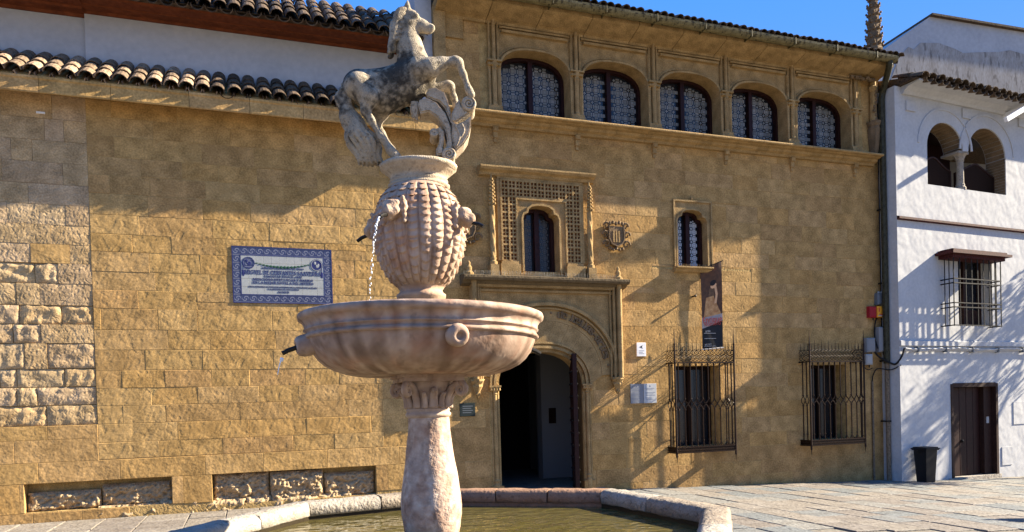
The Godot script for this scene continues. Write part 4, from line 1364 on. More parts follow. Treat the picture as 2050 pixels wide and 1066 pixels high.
# ---------------------------------------------------------------- white house on the right
func white_house() -> void:
	var b := G("white_house", self, Vector3(13.985, 0, 0.47), deg_to_rad(4.5))
	tag(b, "whitewashed town house with twin arched loggia, hooded barred window and dark door", "building")
	var W: Material = mats["whitewash"]
	var xr := 9.0
	var aw := Rect2(1.05, 6.42, 1.3, 1.5)
	var aw2 := Rect2(2.48, 6.42, 1.46, 1.5)
	var loggia := Rect2(1.05, 6.5, 2.85, 1.15)
	var win := Rect2(2.05, 3.26, 1.24, 1.6)
	var door := Rect2(1.72, -1.2, 1.68, 3.04)
	var holes := [Rect2(1.05, 6.5, 2.85, 1.62), win, door]
	var st := S()
	for p in minus(Rect2(0, -1.2, xr, 9.82), holes): box(st, Vector3(p.position.x, p.position.y, -0.5), Vector3(p.end.x, p.end.y, 0))
	M("wall", st, W, b)
	st = S()
	box(st, Vector3(0.0, -1.2, -7), Vector3(0.3, 8.62, -0.501))
	box(st, Vector3(0.301, -1.2, -7), Vector3(xr, 8.62, -6.7))
	M("side_wall", st, mats["beige_wash"], b)
	# twin arches
	var a1 := arch(1.68, 7.4, 0.63, 0.6, 2.0, 16)
	var a2 := arch(3.2, 7.42, 0.7, 0.64, 2.0, 16)
	st = S()
	var poly := PackedVector2Array()
	poly.append_array(V2([3.9, 7.35, 3.9, 8.12, 1.05, 8.12, 1.05, 7.35]))
	var holes_poly := PackedVector2Array()
	# one outline: right arch, then the pier between, then the left arch
	var o := PackedVector2Array([Vector2(3.9, 8.12), Vector2(1.05, 8.12), Vector2(1.05, 7.4)])
	for k in range(a1.size() - 1, -1, -1): o.append(a1[k])
	for k in range(a2.size() - 1, -1, -1): o.append(a2[k])
	o.append(Vector2(3.9, 7.42))
	extr(st, o, -0.5, 0.0)
	M("arch_wall", st, W, b)
	for a in [a1, a2]:
		var n := 18
		var ctr := Vector2(1.68, 7.4) if a == a1 else Vector2(3.2, 7.42)
		for k in n:
			st = S()
			var q := PackedVector2Array()
			for f in [(k + 0.06) / n, (k + 0.94) / n]: q.append(sample(a, f))
			q.append(q[1] + (ctr - q[1]).normalized() * 0.012)
			q.append(q[0] + (ctr - q[0]).normalized() * 0.012)
			extr(st, q, -0.48, -0.03)
			M("brick", st, mats["carved_dark"], b)
	st = S()
	extr(st, band(grow(a1, 0.28, Vector2(1.68, 7.4)), grow(a1, 0.33, Vector2(1.68, 7.4))), -0.01, 0.02)
	extr(st, band(grow(a2, 0.28, Vector2(3.2, 7.42)), grow(a2, 0.33, Vector2(3.2, 7.42))), -0.01, 0.02)
	for q in [[0.5, 8.22], [2.43, 8.3], [4.55, 8.36]]: box(st, Vector3(q[0] - 0.15, q[1] - 0.11, -0.01), Vector3(q[0] + 0.15, q[1] + 0.11, 0.035))
	M("plaster_relief", st, W, b)
	# brick jamb on the right
	for k in 13:
		st = S()
		box(st, Vector3(3.885, 6.5 + k * 0.07 + 0.004, -0.48), Vector3(3.91, 6.5 + k * 0.07 + 0.064, -0.02))
		M("brick", st, mats["carved_dark"], b)
	# loggia inside: floor, back wall with a door opening to the sky
	st = S()
	box(st, Vector3(0.6, 6.3, -2.4), Vector3(4.6, 6.498, -0.5))
	box(st, Vector3(0.6, 8.121, -2.4), Vector3(4.6, 8.3, -0.5))
	box(st, Vector3(2.72, 6.5, -2.5), Vector3(4.6, 8.12, -2.4))
	box(st, Vector3(0.6, 6.5, -2.5), Vector3(1.0, 8.12, -2.4))
	M("loggia_walls", st, mats["door_wood"], b)
	# column
	var col := G("loggia_column", b, Vector3(2.36, 0, -0.12))
	st = S()
	lathe(st, PackedVector2Array([Vector2(0.13, 6.5), Vector2(0.13, 6.56), Vector2(0.1, 6.6), Vector2(0.1, 6.64), Vector2(0.085, 6.66), Vector2(0.078, 7.18), Vector2(0.092, 7.2), Vector2(0.08, 7.22)]), 14)
	M("shaft", st, mats["loggia_stone"], col)
	st = S()
	lathe(st, PackedVector2Array([Vector2(0.08, 7.2), Vector2(0.12, 7.3), Vector2(0.17, 7.36)]), 8, Transform3D(Basis(Vector3.UP, PI / 8), Vector3.ZERO))
	box(st, Vector3(-0.18, 7.36, -0.36), Vector3(0.18, 7.42, 0.1))
	M("capital", st, mats["loggia_stone"], col)
	# dark timber railings with a raised middle
	for q in [[1.06, 2.24], [2.5, 3.88]]:
		st = S()
		var xa: float = q[0]
		var xb: float = q[1]
		var xm := (xa + xb) / 2
		var rail := V2([xa, 6.5, xa, 7.0, xa + 0.12, 7.03, xa + 0.3, 7.12, xm - 0.1, 7.24, xm, 7.26, xm + 0.1, 7.24, xb - 0.3, 7.12, xb - 0.12, 7.03, xb, 7.0, xb, 6.5])
		extr(st, rail, -0.34, -0.3)
		M("railing_panel", st, mats["black_wood"], b)
		st = S()
		extr(st, band(rail, grow(rail, 0.035, Vector2(xm, 6.6))), -0.36, -0.28)
		M("railing_rim", st, mats["door_wood"], b)
		st = S()
		box(st, Vector3(xm - 0.3, 7.0, -1.4), Vector3(xm + 0.55, 8.1, -1.34))
		M("loggia_door", st, mats["dark_wood"], b)
	# string course and sill band
	st = S()
	along(st, V2([0.0, 5.6, 0.07, 5.62, 0.07, 5.67, 0.0, 5.69]), 0.0, xr)
	M("string_course", st, mats["hood_paint"], b)
	st = S()
	along(st, V2([0.0, 2.73, 0.05, 2.74, 0.05, 2.85, 0.0, 2.87]), 0.0, xr)
	M("sill_band", st, W, b)
	# hooded window
	var w := G("hooded_window", b)
	st = S()
	box(st, Vector3(win.position.x, win.position.y, -0.4), Vector3(win.end.x, win.end.y, -0.34))
	M("pane", st, mats["pane"], w)
	st = S()
	for x in [win.position.x, win.get_center().x - 0.05, win.end.x - 0.08]: box(st, Vector3(x, win.position.y, -0.34), Vector3(x + 0.09, win.end.y, -0.27))
	box(st, Vector3(win.position.x + 0.091, win.position.y, -0.34), Vector3(win.end.x - 0.081, win.position.y + 0.4, -0.3))
	M("frame", st, mats["door_wood"], w)
	st = S()
	var hood := V2([1.42, 4.78, 1.28, 4.9, 1.45, 4.97, 3.2, 4.97, 3.34, 4.9, 3.2, 4.78])
	for q in [[Vector3(1.36, 4.76, 0), Vector3(3.24, 4.84, 0.36)], [Vector3(1.24, 4.841, 0), Vector3(3.36, 4.9, 0.46)], [Vector3(1.34, 4.901, 0), Vector3(3.26, 4.95, 0.4)], [Vector3(1.44, 4.951, 0), Vector3(3.18, 4.98, 0.3)]]:
		box(st, q[0], q[1])
	M("hood", st, mats["hood_paint"], w)
	var gr := G("window_grille", w)
	var zf := 0.32
	var n := 9
	for k in n:
		st = S()
		var x := lerpf(1.43, 3.12, k / (n - 1.0))
		tube(st, [Vector3(x, 3.18, zf), Vector3(x, 4.78, zf)], 0.014, 0.014, 5)
		M("bar", st, mats["black_iron"], gr)
	for x in [1.43, 3.12]:
		for z in [0.1, 0.21]:
			st = S()
			tube(st, [Vector3(x, 3.18, z), Vector3(x, 4.78, z)], 0.012, 0.012, 5)
			M("bar", st, mats["black_iron"], gr)
	for y in [3.2, 3.62, 3.72, 4.18, 4.28]:
		st = S()
		box(st, Vector3(1.42, y - 0.012, zf - 0.017), Vector3(3.13, y + 0.012, zf + 0.017))
		for x in [1.43, 3.12]: box(st, Vector3(x - 0.017, y - 0.012, 0.0), Vector3(x + 0.017, y + 0.012, zf - 0.018))
		M("cross_bar", st, mats["black_iron"], gr)
	# front door in a dark timber frame
	var d := G("front_door", b)
	var g0 := gy(15.9)
	st = S()
	for x in [door.position.x - 0.02, door.end.x - 0.06]: box(st, Vector3(x, g0, -0.32), Vector3(x + 0.08, 1.84, 0.02))
	box(st, Vector3(door.position.x + 0.061, 1.76, -0.32), Vector3(door.end.x - 0.061, 1.86, 0.021))
	M("door_frame", st, mats["door_wood"], d)
	for k in 5:
		st = S()
		block(st, 1.79 + k * 0.25, 2.035 + k * 0.25, g0 + 0.04, 1.76, -0.3, -0.2, 0.012)
		M("plank", st, mats["dark_wood"], d)
	st = S()
	box(st, Vector3(3.05, g0 + 0.04, -0.3), Vector3(3.33, 1.76, -0.1))
	M("side_panel", st, mats["door_wood"], d)
	st = S()
	box(st, Vector3(3.13, 0.86, -0.1), Vector3(3.22, 1.02, -0.085))
	M("bell_plate", st, mats["box_white"], d)
	st = S()
	ball(st, Vector3(2.35, 0.45, -0.18), Vector3(0.04, 0.04, 0.04), 8)
	M("door_knob", st, mats["black_iron"], d)
	st = S()
	box(st, Vector3(1.6, g0 - 0.1, -0.2), Vector3(3.5, g0 + 0.035, 0.03))
	M("doorstep", st, mats["rim_0"], d)
	# flush meter doors
	st = S()
	box(st, Vector3(4.02, 0.8, 0), Vector3(4.5, 1.36, 0.015))
	M("meter_cover", st, W, b)
	st = S()
	box(st, Vector3(3.55, -0.2, 0), Vector3(3.95, 0.25, 0.015))
	M("meter_cover", st, W, b)
	# eaves
	st = S()
	along(st, V2([0.0, 8.46, 0.05, 8.46, 0.09, 8.52, 0.2, 8.58, 0.46, 8.6, 0.46, 8.63, 0.0, 8.63]), 0.22, xr)
	M("eave_cove", st, W, b)
	st = S()
	along(st, V2([0.47, 8.632, 0.47, 8.645, -5.0, 10.3, -5.0, 8.632]), 0.1, xr)
	M("roof", st, mats["old_shade_tile_3"], b)
	var t := G("roof_tiles", b)
	tile_roof(t, Vector3(0.3, 8.62, 0.56), Vector3(6.0, 8.62, 0.56), 17.0, 0.25, 2, "old_shade_tile", 0.46)

func houses_behind() -> void:
	var b := G("gabled_house", self, Vector3(17.2, 0, -3.6), deg_to_rad(-5.0))
	tag(b, "tall white gable rising behind the white house, streaked grey below", "building")
	var st := S()
	extr(st, V2([-3.5, 0, -3.5, 8.5, -0.6, 10.9, 2.45, 12.95, 8.0, 12.78, 12.0, 12.65, 12.0, 0]), -6.0, 0.0)
	M("gable_wall", st, mats["whitewash_old"], b)
	st = S()
	extr(st, V2([0.9, 9.0, 0.95, 10.9, 1.25, 11.6, 1.6, 11.95, 1.8, 11.9, 2.05, 12.12, 2.7, 12.17, 3.3, 12.05, 3.6, 11.95, 4.1, 12.02, 4.9, 12.1, 5.4, 12.2, 6.2, 12.1, 7.0, 11.8, 9.0, 11.9, 12.0, 11.8, 12.0, 9.0]), 0.001, 0.02)
	M("stained_render", st, mats["whitewash_stained"], b)
	for q in [[2.2, 11.95], [1.2, 11.1]]:
		st = S()
		box(st, Vector3(q[0] - 0.05, q[1] - 0.1, -0.1), Vector3(q[0] + 0.06, q[1] + 0.1, 0.012))
		M("vent", st, mats["void"], b)
	st = S()
	extr(st, V2([2.4, 12.93, 2.4, 12.99, 12.0, 12.69, 12.0, 12.62]), -6.0, 0.12)
	M("roof", st, mats["old_shade_tile_0"], b)
	var c := G("corniced_attic", self, Vector3(17.4, 0, -5.5))
	tag(c, "stone cornice of a roof attic peeping between the pinnacle and the white gable", "building")
	st = S()
	box(st, Vector3(-1.2, 8, -2), Vector3(3.0, 12.2, 0))
	M("wall", st, mats["carved"], c)
	for k in 3:
		st = S()
		box(st, Vector3(-1.3 - k * 0.1, 12.2 + k * 0.18 + 0.001, -2), Vector3(3.0, 12.38 + k * 0.18, 0.1 + k * 0.1))
		M("cornice", st, mats["carved"] if k < 2 else mats["carved_dark"], c)

# ---------------------------------------------------------------- things fixed to the walls
func wall_things() -> void:
	# tile picture
	var p := G("tile_panel", self, Vector3(0.62, 3.99, -0.018))
	tag(p, "blue and white glazed tile panel with lettering and two medallions on the sandstone wall", "tile panel")
	var st := S()
	box(st, Vector3(-0.83, -0.485, -0.01), Vector3(0.83, 0.485, 0.012))
	M("bed", st, mats["mortar"], p)
	st = S()
	block(st, -0.0622, 0.0622, -0.0662, 0.0662, 0.0, 0.014, 0.002)
	var tm := mesh_of(st)
	for j in 7:
		for i in 13:
			var edge := i == 0 or i == 12 or j == 0 or j == 6
			var o := M("tile", tm, mats["azulejo_blue"] if edge else mats["azulejo_white"], p)
			o.position = Vector3((i - 6) * 0.1254, (j - 3) * 0.1345, 0.012 + rng.randf_range(0, 0.0006))
	st = S()
	for r in minus(Rect2(-0.825, -0.48, 1.65, 0.96), [Rect2(-0.812, -0.468, 1.624, 0.936)]): box(st, Vector3(r.position.x, r.position.y, 0.012), Vector3(r.end.x, r.end.y, 0.03))
	for r in minus(Rect2(-0.695, -0.342, 1.39, 0.684), [Rect2(-0.683, -0.33, 1.366, 0.66)]): box(st, Vector3(r.position.x, r.position.y, 0.02), Vector3(r.end.x, r.end.y, 0.0285))
	M("painted_line", st, mats["azulejo_ink"], p)
	var lines := [["DEDICADO A LA GLORIA DEL GENIO", 0.12, 0.03], ["MIGVEL DE CERVANTES SAAVEDRA", 0.045, 0.08], ["FAMOSO EN TODO EL ORBE", -0.02, 0.036], ["MENCIONO ESTE LVGAR Y BARRIO", -0.075, 0.045], ["EN LA MEJOR NOVELA DEL MVNDO", -0.13, 0.045],
		["ESTA MEMORIA SE PVSO POR ACVERDO DE LA CIVDAD EN LA PLAZA", -0.2, 0.026], ["Y A EXPENSAS DE SVS VECINOS", -0.238, 0.026], ["MCMXVI", -0.285, 0.034]]
	for l in lines:
		var o := M("lettering", letter(l[0], l[2] * 1.25, "Droid Serif", 0.003, true), mats["azulejo_ink"], p)
		var w: float = o.mesh.get_aabb().size.x
		o.scale.x = minf(1.0, 1.26 / maxf(w, 0.01))
		o.position = Vector3(0, l[1], 0.0285)
	for s in [-1, 1]:
		var md := G("medallion", p, Vector3(s * 0.565, 0.2, 0.0265))
		st = S()
		extr(st, disc(0.105, 24), 0.0, 0.003)
		M("disc", st, mats["azulejo_ink"] if s > 0 else mats["azulejo_blue"], md)
		st = S()
		extr(st, band(disc(0.088, 24, true), disc(0.097, 24, true)), 0.003, 0.005)
		for k in 5: ball(st, Vector3(0.03 * cos(k * 2.4), 0.035 * sin(k * 1.9), 0.003), Vector3(0.02, 0.03, 0.003), 6)
		M("emblem", st, mats["azulejo_white"] if s > 0 else mats["azulejo_ink"], md)
		st = S()
		ball(st, Vector3(s * 0.085, -0.17, 0.0), Vector3(0.025, 0.06, 0.004), 8)
		tube(st, [Vector3(s * 0.085, 0.02, 0.001), Vector3(s * 0.085, -0.12, 0.001)], 0.006, 0.006, 4)
		M("tassel", st, mats["azulejo_ink"], md)
	st = S()
	var pts := []
	for k in 17:
		var u := k / 8.0 - 1.0
		pts.append(Vector3(u * 0.46, 0.14 + 0.07 * u * u, 0.028))
	for k in 16:
		var w := 0.03 * (1.0 - absf(k / 7.5 - 1.0) * 0.7)
		ball(st, (pts[k] + pts[k + 1]) / 2.0, Vector3(0.035, w, 0.006), 6)
	M("garland", st, mats["azulejo_green"], p)
	# dark plaque
	var q := G("bronze_plaque", self, Vector3(3.855, 1.575, 0.0))
	tag(q, "small square dark green metal plaque beside the doorway", "plaque")
	st = S()
	block(st, -0.15, 0.15, -0.125, 0.125, -0.01, 0.022, 0.006)
	M("plate", st, mats["bronze"], q)
	st = S()
	for k in 4: box(st, Vector3(-0.1, 0.06 - k * 0.04, 0.0215), Vector3(0.1 - 0.03 * (k % 2), 0.075 - k * 0.04, 0.0235))
	M("raised_text", st, mats["box_dark"], q)
	# white notice with an arrow
	q = G("arrow_sign", self, Vector3(7.58, 2.7, 0.0))
	tag(q, "small white sign with a black arrow on the wall right of the portal", "sign")
	st = S()
	block(st, -0.105, 0.105, -0.14, 0.14, 0.0, 0.035, 0.004)
	M("plate", st, mats["white_enamel"], q)
	st = S()
	extr(st, V2([-0.05, 0.05, 0.03, 0.09, 0.01, 0.05, 0.03, 0.02]), 0.035, 0.037)
	M("arrow", st, mats["black_print"], q)
	st = S()
	for k in 3: box(st, Vector3(-0.06, -0.03 - k * 0.03, 0.035), Vector3(0.06 - 0.03 * (k % 2), -0.02 - k * 0.03, 0.0365))
	M("small_print", st, mats["grey_print"], q)
	# two information panels
	for s in 2:
		q = G("information_panel", self, Vector3(7.46 + s * 0.305, 1.8, 0.0))
		tag(q, ["grey information panel, left of a pair beside the first window grille", "white information panel, right of a pair beside the first window grille"][s], "sign", "information panels by the museum door")
		st = S()
		block(st, -0.148, 0.148, -0.2, 0.2, 0.0, 0.022, 0.003)
		M("plate", st, mats[["info_grey", "info_white"][s]], q)
		st = S()
		ball(st, Vector3(0, 0.15, 0.022), Vector3(0.02, 0.022, 0.002), 8)
		for k in 9:
			var w: float = [0.11, 0.09, 0.0, 0.12, 0.1, 0.12, 0.0, 0.08, 0.1][k]
			if w > 0: box(st, Vector3(-0.115, 0.1 - k * 0.028, 0.0215), Vector3(-0.115 + w * 1.9, 0.108 - k * 0.028, 0.0235))
		M("print", st, mats["grey_print"], q)
	# small white tag high on the pale bay
	q = G("street_tag", self, Vector3(-2.93, 6.42, 0.01))
	tag(q, "tiny white plate high on the pale bay under the tiled coping", "plate")
	st = S()
	block(st, -0.06, 0.06, -0.015, 0.015, -0.02, 0.012, 0.002)
	M("plate", st, mats["white_enamel"], q)
	# iron peg
	st = S()
	tube(st, [Vector3(8.84, 3.81, -0.02), Vector3(8.84, 3.81, 0.125)], 0.018, 0.018, 6)
	ball(st, Vector3(8.84, 3.81, 0.125), Vector3(0.028, 0.028, 0.014), 8)
	tag(M("iron_peg", st, mats["black_iron"]), "short iron peg sticking out of the wall left of the banner", "peg")
	banner()
	junction()

func disc(r: float, n: int, closed := false) -> PackedVector2Array:
	var p := PackedVector2Array()
	for k in (n + 1 if closed else n): p.append(Vector2(cos(TAU * k / n), sin(TAU * k / n)) * r)
	return p

func banner() -> void:
	var b := G("exhibition_banner", self, Vector3(9.03, 2.7, 0.045), -deg_to_rad(9))
	tag(b, "narrow dark exhibition banner with a painted figure and red title above the first grille", "banner")
	# print, drawn into the cloth: a loosely painted seated figure on brown, a light band for the title, a dark foot
	var im := Image.create(96, 384, false, Image.FORMAT_RGB8)
	var n := FastNoiseLite.new()
	n.seed = 12
	n.frequency = 0.04
	for y in 384:
		for x in 96:
			var v := y / 384.0
			var u := x / 96.0
			var k := n.get_noise_2d(x, y) * 0.5 + 0.5
			var c := Color(0.22, 0.14, 0.08).lerp(Color(0.42, 0.27, 0.15), k)
			if v > 0.6: c = Color(0.55, 0.52, 0.5).lerp(Color(0.66, 0.62, 0.6), k)
			if v > 0.74 - 0.06 * u: c = Color(0.07, 0.07, 0.075)
			var f := Vector2(u, v)
			if v < 0.6:
				if (f - Vector2(0.5, 0.36)).length() < 0.1 + 0.06 * k: c = Color(0.5, 0.38, 0.25).lerp(Color(0.2, 0.12, 0.07), k * 0.6)
				var body := absf((u - 0.42 - (v - 0.38) * 0.4)) < 0.18 + (v - 0.36) * 1.0 and v > 0.36
				if body: c = Color(0.55, 0.35, 0.18).lerp(Color(0.85, 0.68, 0.46), k)
				if Vector2((u - 0.6) * 0.9, (v - 0.24) * 3.6).length() < 0.12: c = Color(0.86, 0.66, 0.48)
				if Vector2((u - 0.58) * 0.9, (v - 0.205) * 3.6).length() < 0.12: c = Color(0.1, 0.07, 0.05)
				if absf(u - 0.74 + absf(v - 0.36) * 0.6) < 0.05 and v > 0.26 and v < 0.46: c = Color(0.82, 0.64, 0.47)
			im.set_pixel(x, y, c)
	var m := StandardMaterial3D.new()
	m.albedo_texture = ImageTexture.create_from_image(im)
	m.roughness = 0.75
	var st := S(true)
	var w := 0.47
	var h := 1.66
	var nx := 8
	var ny := 24
	for j in ny:
		for i in nx:
			var q := []
			for e in [[i, j], [i + 1, j], [i + 1, j + 1], [i, j + 1]]:
				var u := float(e[0]) / nx
				var v := float(e[1]) / ny
				q.append([Vector3(u * w, v * h + u * (0.03 + 0.17 * v) - 0.02 * v * sin(u * PI), 0.018 * sin(u * 5.0 + v * 4.0) * (0.3 + 0.7 * v)), Vector2(u, 1.0 - v)])
			for t in [[0, 2, 1], [0, 3, 2]]:
				for c in t:
					st.set_uv(q[c][1])
					st.add_vertex(q[c][0])
	M("cloth", st, m, b)
	st = S()
	tube(st, [Vector3(-0.02, -0.005, 0), Vector3(w + 0.02, 0.03, 0)], 0.014, 0.014, 6)
	M("lower_rod", st, mats["pale_print"], b)
	st = S()
	tube(st, [Vector3(-0.01, h + 0.005, 0), Vector3(w + 0.03, h + 0.205, 0)], 0.012, 0.012, 6)
	M("upper_rod", st, mats["black_iron"], b)
	for q in [["Enrique", 0.62, 0.125, "red_print"], ["Romero", 0.535, 0.08, "red_print"], ["arte", 0.38, 0.05, "pale_print"], ["MUSEO", 0.1, 0.035, "pale_print"]]:
		var o := M("lettering", letter(q[0], q[2] * 1.3, "Droid Sans", 0.003), mats[q[3]], b)
		o.position = Vector3(0.23 if q[2] > 0.06 else 0.12, q[1], 0.022)
		o.rotation.z = 0.09
		var aw: float = o.mesh.get_aabb().size.x
		o.scale.x = minf(1.0, (0.42 if q[2] > 0.06 else 0.18) / maxf(aw, 0.01))
	st = S()
	for y in [0.33, 0.22, 0.06]: box(st, Vector3(0.04, y, 0.012), Vector3(0.3, y + 0.008, 0.022))
	M("small_print", st, mats["pale_print"], b)

func junction() -> void:
	# cable boxes, alarm and warning plate at the corner by the drainpipe
	var list := [["junction_box", Vector3(13.52, 2.62, 0), Vector3(0.25, 0.33, 0.13), "box_grey", "grey square cable box left of the tall one by the drainpipe", "cable box"],
		["junction_box", Vector3(13.47, 2.33, 0), Vector3(0.2, 0.25, 0.12), "box_white", "small white cable box, lowest of the group by the drainpipe", "cable box"],
		["junction_box", Vector3(13.86, 2.62, 0), Vector3(0.26, 0.58, 0.16), "box_grey", "tall grey cable box under the yellow warning plate", "cable box"],
		["alarm_box", Vector3(13.62, 3.42, 0), Vector3(0.2, 0.26, 0.11), "red_plastic", "red alarm box beside the yellow warning plate", "alarm box"],
		["siren_box", Vector3(13.86, 3.72, 0), Vector3(0.2, 0.27, 0.11), "box_dark", "dark grey box above the yellow warning plate", "box"]]
	for l in list:
		var o := G(l[0], self, l[1])
		tag(o, l[4], l[5], "boxes at the museum corner")
		var s: Vector3 = l[2]
		var st := S()
		block(st, -s.x / 2, s.x / 2, 0, s.y, -0.01, s.z, 0.02)
		M("case", st, mats[l[3]], o)
		st = S()
		block(st, -s.x / 2 + 0.025, s.x / 2 - 0.025, 0.03, s.y - 0.03, s.z - 0.02, s.z + 0.006, 0.006)
		M("cover", st, mats[l[3]], o)
		st = S()
		tube(st, [Vector3(s.x * 0.2, 0.01, s.z * 0.5), Vector3(s.x * 0.2, -0.06, s.z * 0.5)], 0.014, 0.014, 5)
		if l[0] == "siren_box":
			for k in 2: ball(st, Vector3(-0.04 + k * 0.08, s.y + 0.015, s.z * 0.6), Vector3(0.03, 0.03, 0.03), 6)
			M("lamp", st, mats["box_white"], o)
		else:
			M("gland", st, mats["cable"], o)
	var y := G("warning_plate", self, Vector3(13.87, 3.43, 0.0))
	tag(y, "yellow warning plate with black marks at the museum's right corner", "sign")
	var st := S()
	block(st, -0.15, 0.15, 0.0, 0.25, -0.01, 0.13, 0.004)
	M("plate", st, mats["yellow_plate"], y)
	st = S()
	box(st, Vector3(-0.12, 0.12, 0.129), Vector3(-0.09, 0.22, 0.132))
	extr(st, disc(0.045, 12), 0.13, 0.132, Transform3D(Basis(), Vector3(0.05, 0.16, 0)))
	box(st, Vector3(-0.1, 0.05, 0.129), Vector3(0.1, 0.075, 0.132))
	M("marks", st, mats["red_print"], y)
	st = S()
	box(st, Vector3(-0.13, 0.02, 0.129), Vector3(0.13, 0.045, 0.1315))
	M("white_strip", st, mats["box_white"], y)
	# drainpipe
	var p := G("drainpipe", self, Vector3(13.89, 0, 0.2))
	tag(p, "olive green drainpipe running down the corner from the gutter", "pipe")
	st = S()
	tube(st, curve([Vector3(-0.2, 9.08, 0.42), Vector3(-0.18, 8.95, 0.4), Vector3(0, 8.6, 0.05), Vector3(0, 8.4, 0)], 4) + [Vector3(0, 2.35, 0)], 0.07, 0.07, 10)
	M("pipe", st, mats["pipe_green"], p)
	st = S()
	tube(st, [Vector3(0, 2.36, 0), Vector3(0, -0.4, 0)], 0.05, 0.05, 10)
	M("lower_pipe", st, mats["conduit"], p)
	for yy in [7.6, 5.9, 4.2, 2.4, 1.0]:
		st = S()
		lathe(st, PackedVector2Array([Vector2(0.055, 0), Vector2(0.066, 0), Vector2(0.066, 0.035), Vector2(0.055, 0.035)]), 10, Transform3D(Basis(), Vector3(0, yy, 0)))
		box(st, Vector3(-0.012, 0, -0.2), Vector3(0.012, 0.035, -0.06), Transform3D(Basis(), Vector3(0, yy, 0)))
		M("clip", st, mats["black_iron"], p)
	# thin pale conduit
	st = S()
	tube(st, [Vector3(13.62, 1.95, 0.03), Vector3(13.62, gy(13.6), 0.03)], 0.025, 0.025, 8)
	tag(M("conduit", st, mats["conduit"]), "thin pale conduit rising from the ground left of the drainpipe", "pipe")
	# black cables sagging between boxes and across to the white house
	st = S()
	tube(st, curve([Vector3(13.6, 2.66, 0.1), Vector3(13.72, 2.5, 0.16), Vector3(13.88, 2.36, 0.3), Vector3(13.95, 2.33, 0.4), Vector3(14.02, 2.5, 0.5), Vector3(14.07, 2.68, 0.53)], 5), 0.022, 0.022, 6)
	tube(st, curve([Vector3(13.7, 2.7, 0.13), Vector3(13.68, 3.0, 0.06), Vector3(13.72, 3.3, 0.05), Vector3(13.78, 3.42, 0.05)], 5), 0.016, 0.016, 5)
	tube(st, curve([Vector3(13.4, 2.5, 0.08), Vector3(13.36, 2.3, 0.06), Vector3(13.45, 2.22, 0.08), Vector3(13.56, 2.26, 0.1)], 5), 0.012, 0.012, 5)
	tube(st, curve([Vector3(13.62, 1.95, 0.03), Vector3(13.63, 2.1, 0.05), Vector3(13.72, 2.24, 0.1), Vector3(13.9, 2.2, 0.3), Vector3(14.02, 2.3, 0.48)], 5), 0.014, 0.014, 5)
	tube(st, [Vector3(13.95, 3.0, 0.02), Vector3(13.95, 8.4, 0.02)], 0.018, 0.018, 5)
	tag(M("black_cables", st, mats["cable"]), "bundle of black cables looping between the boxes and the white house", "cable")
	var c := G("cable_run", self, Vector3(13.985, 0, 0.47), deg_to_rad(4.5))
	tag(c, "white painted cable bundle strung along the white house above the door", "cable")
	var r2 := RandomNumberGenerator.new()
	r2.seed = 4
	for k in 3:
		var pts := []
		for i in 26: pts.append(Vector3(0.1 + i * 0.2, 2.63 + 0.02 * k + r2.randf_range(-0.012, 0.012) - 0.015 * sin(i * 0.6), 0.045 + 0.015 * k))
		st = S()
		tube(st, pts, 0.016, 0.016, 5)
		M("cable", st, mats["whitewash"], c)
	for i in 5:
		st = S()
		box(st, Vector3(0.5 + i * 0.95, 2.59, 0.0), Vector3(0.54 + i * 0.95, 2.71, 0.095))
		M("clip", st, mats["box_dark"], c)
	# bin
	var b := G("litter_bin", self, Vector3(14.42, gy(14.4), 0.72))
	tag(b, "black plastic litter bin standing against the white house", "bin")
	st = S()
	lathe(st, PackedVector2Array([Vector2(0.001, 0.0), Vector2(0.17, 0.0), Vector2(0.185, 0.02), Vector2(0.235, 0.72), Vector2(0.235, 0.74)]), 4, Transform3D(Basis(Vector3.UP, PI / 4), Vector3.ZERO))
	M("tub", st, mats["bin_plastic"], b)
	st = S()
	for q in [[-0.195, 0.735, 0.0], [-0.21, 0.76, 0.0], [-0.18, 0.785, 0.0]]: box(st, Vector3(q[0], q[1], q[0]), Vector3(-q[0], q[1] + 0.024, -q[0]))
	M("lid", st, mats["bin_plastic"], b)
	st = S()
	box(st, Vector3(-0.22, 0.7, -0.06), Vector3(-0.16, 0.73, 0.06))
	box(st, Vector3(0.16, 0.7, -0.06), Vector3(0.22, 0.73, 0.06))
	M("handles", st, mats["bin_plastic"], b)
	# white bracket at the upper right of the house
	var a := G("awning_arm", self, Vector3(13.985, 0, 0.47), deg_to_rad(4.5))
	tag(a, "white slanted arm jutting out near the loggia's right arch", "bracket")
	st = S()
	box(st, Vector3(0, -0.055, -0.04), Vector3(1.3, 0.055, 0.04), Transform3D(Basis(Vector3(0, 0, 1), 0.47), Vector3(2.97, 8.02, 0.6)))
	M("arm", st, mats["white_enamel"], a)
	st = S()
	box(st, Vector3(3.82, 8.42, 0.0), Vector3(3.9, 8.5, 0.56))
	M("stay", st, mats["white_enamel"], a)

# ---------------------------------------------------------------- the fountain
var pool_in := PackedVector2Array()      # inner edge of the octagonal rim, x and z

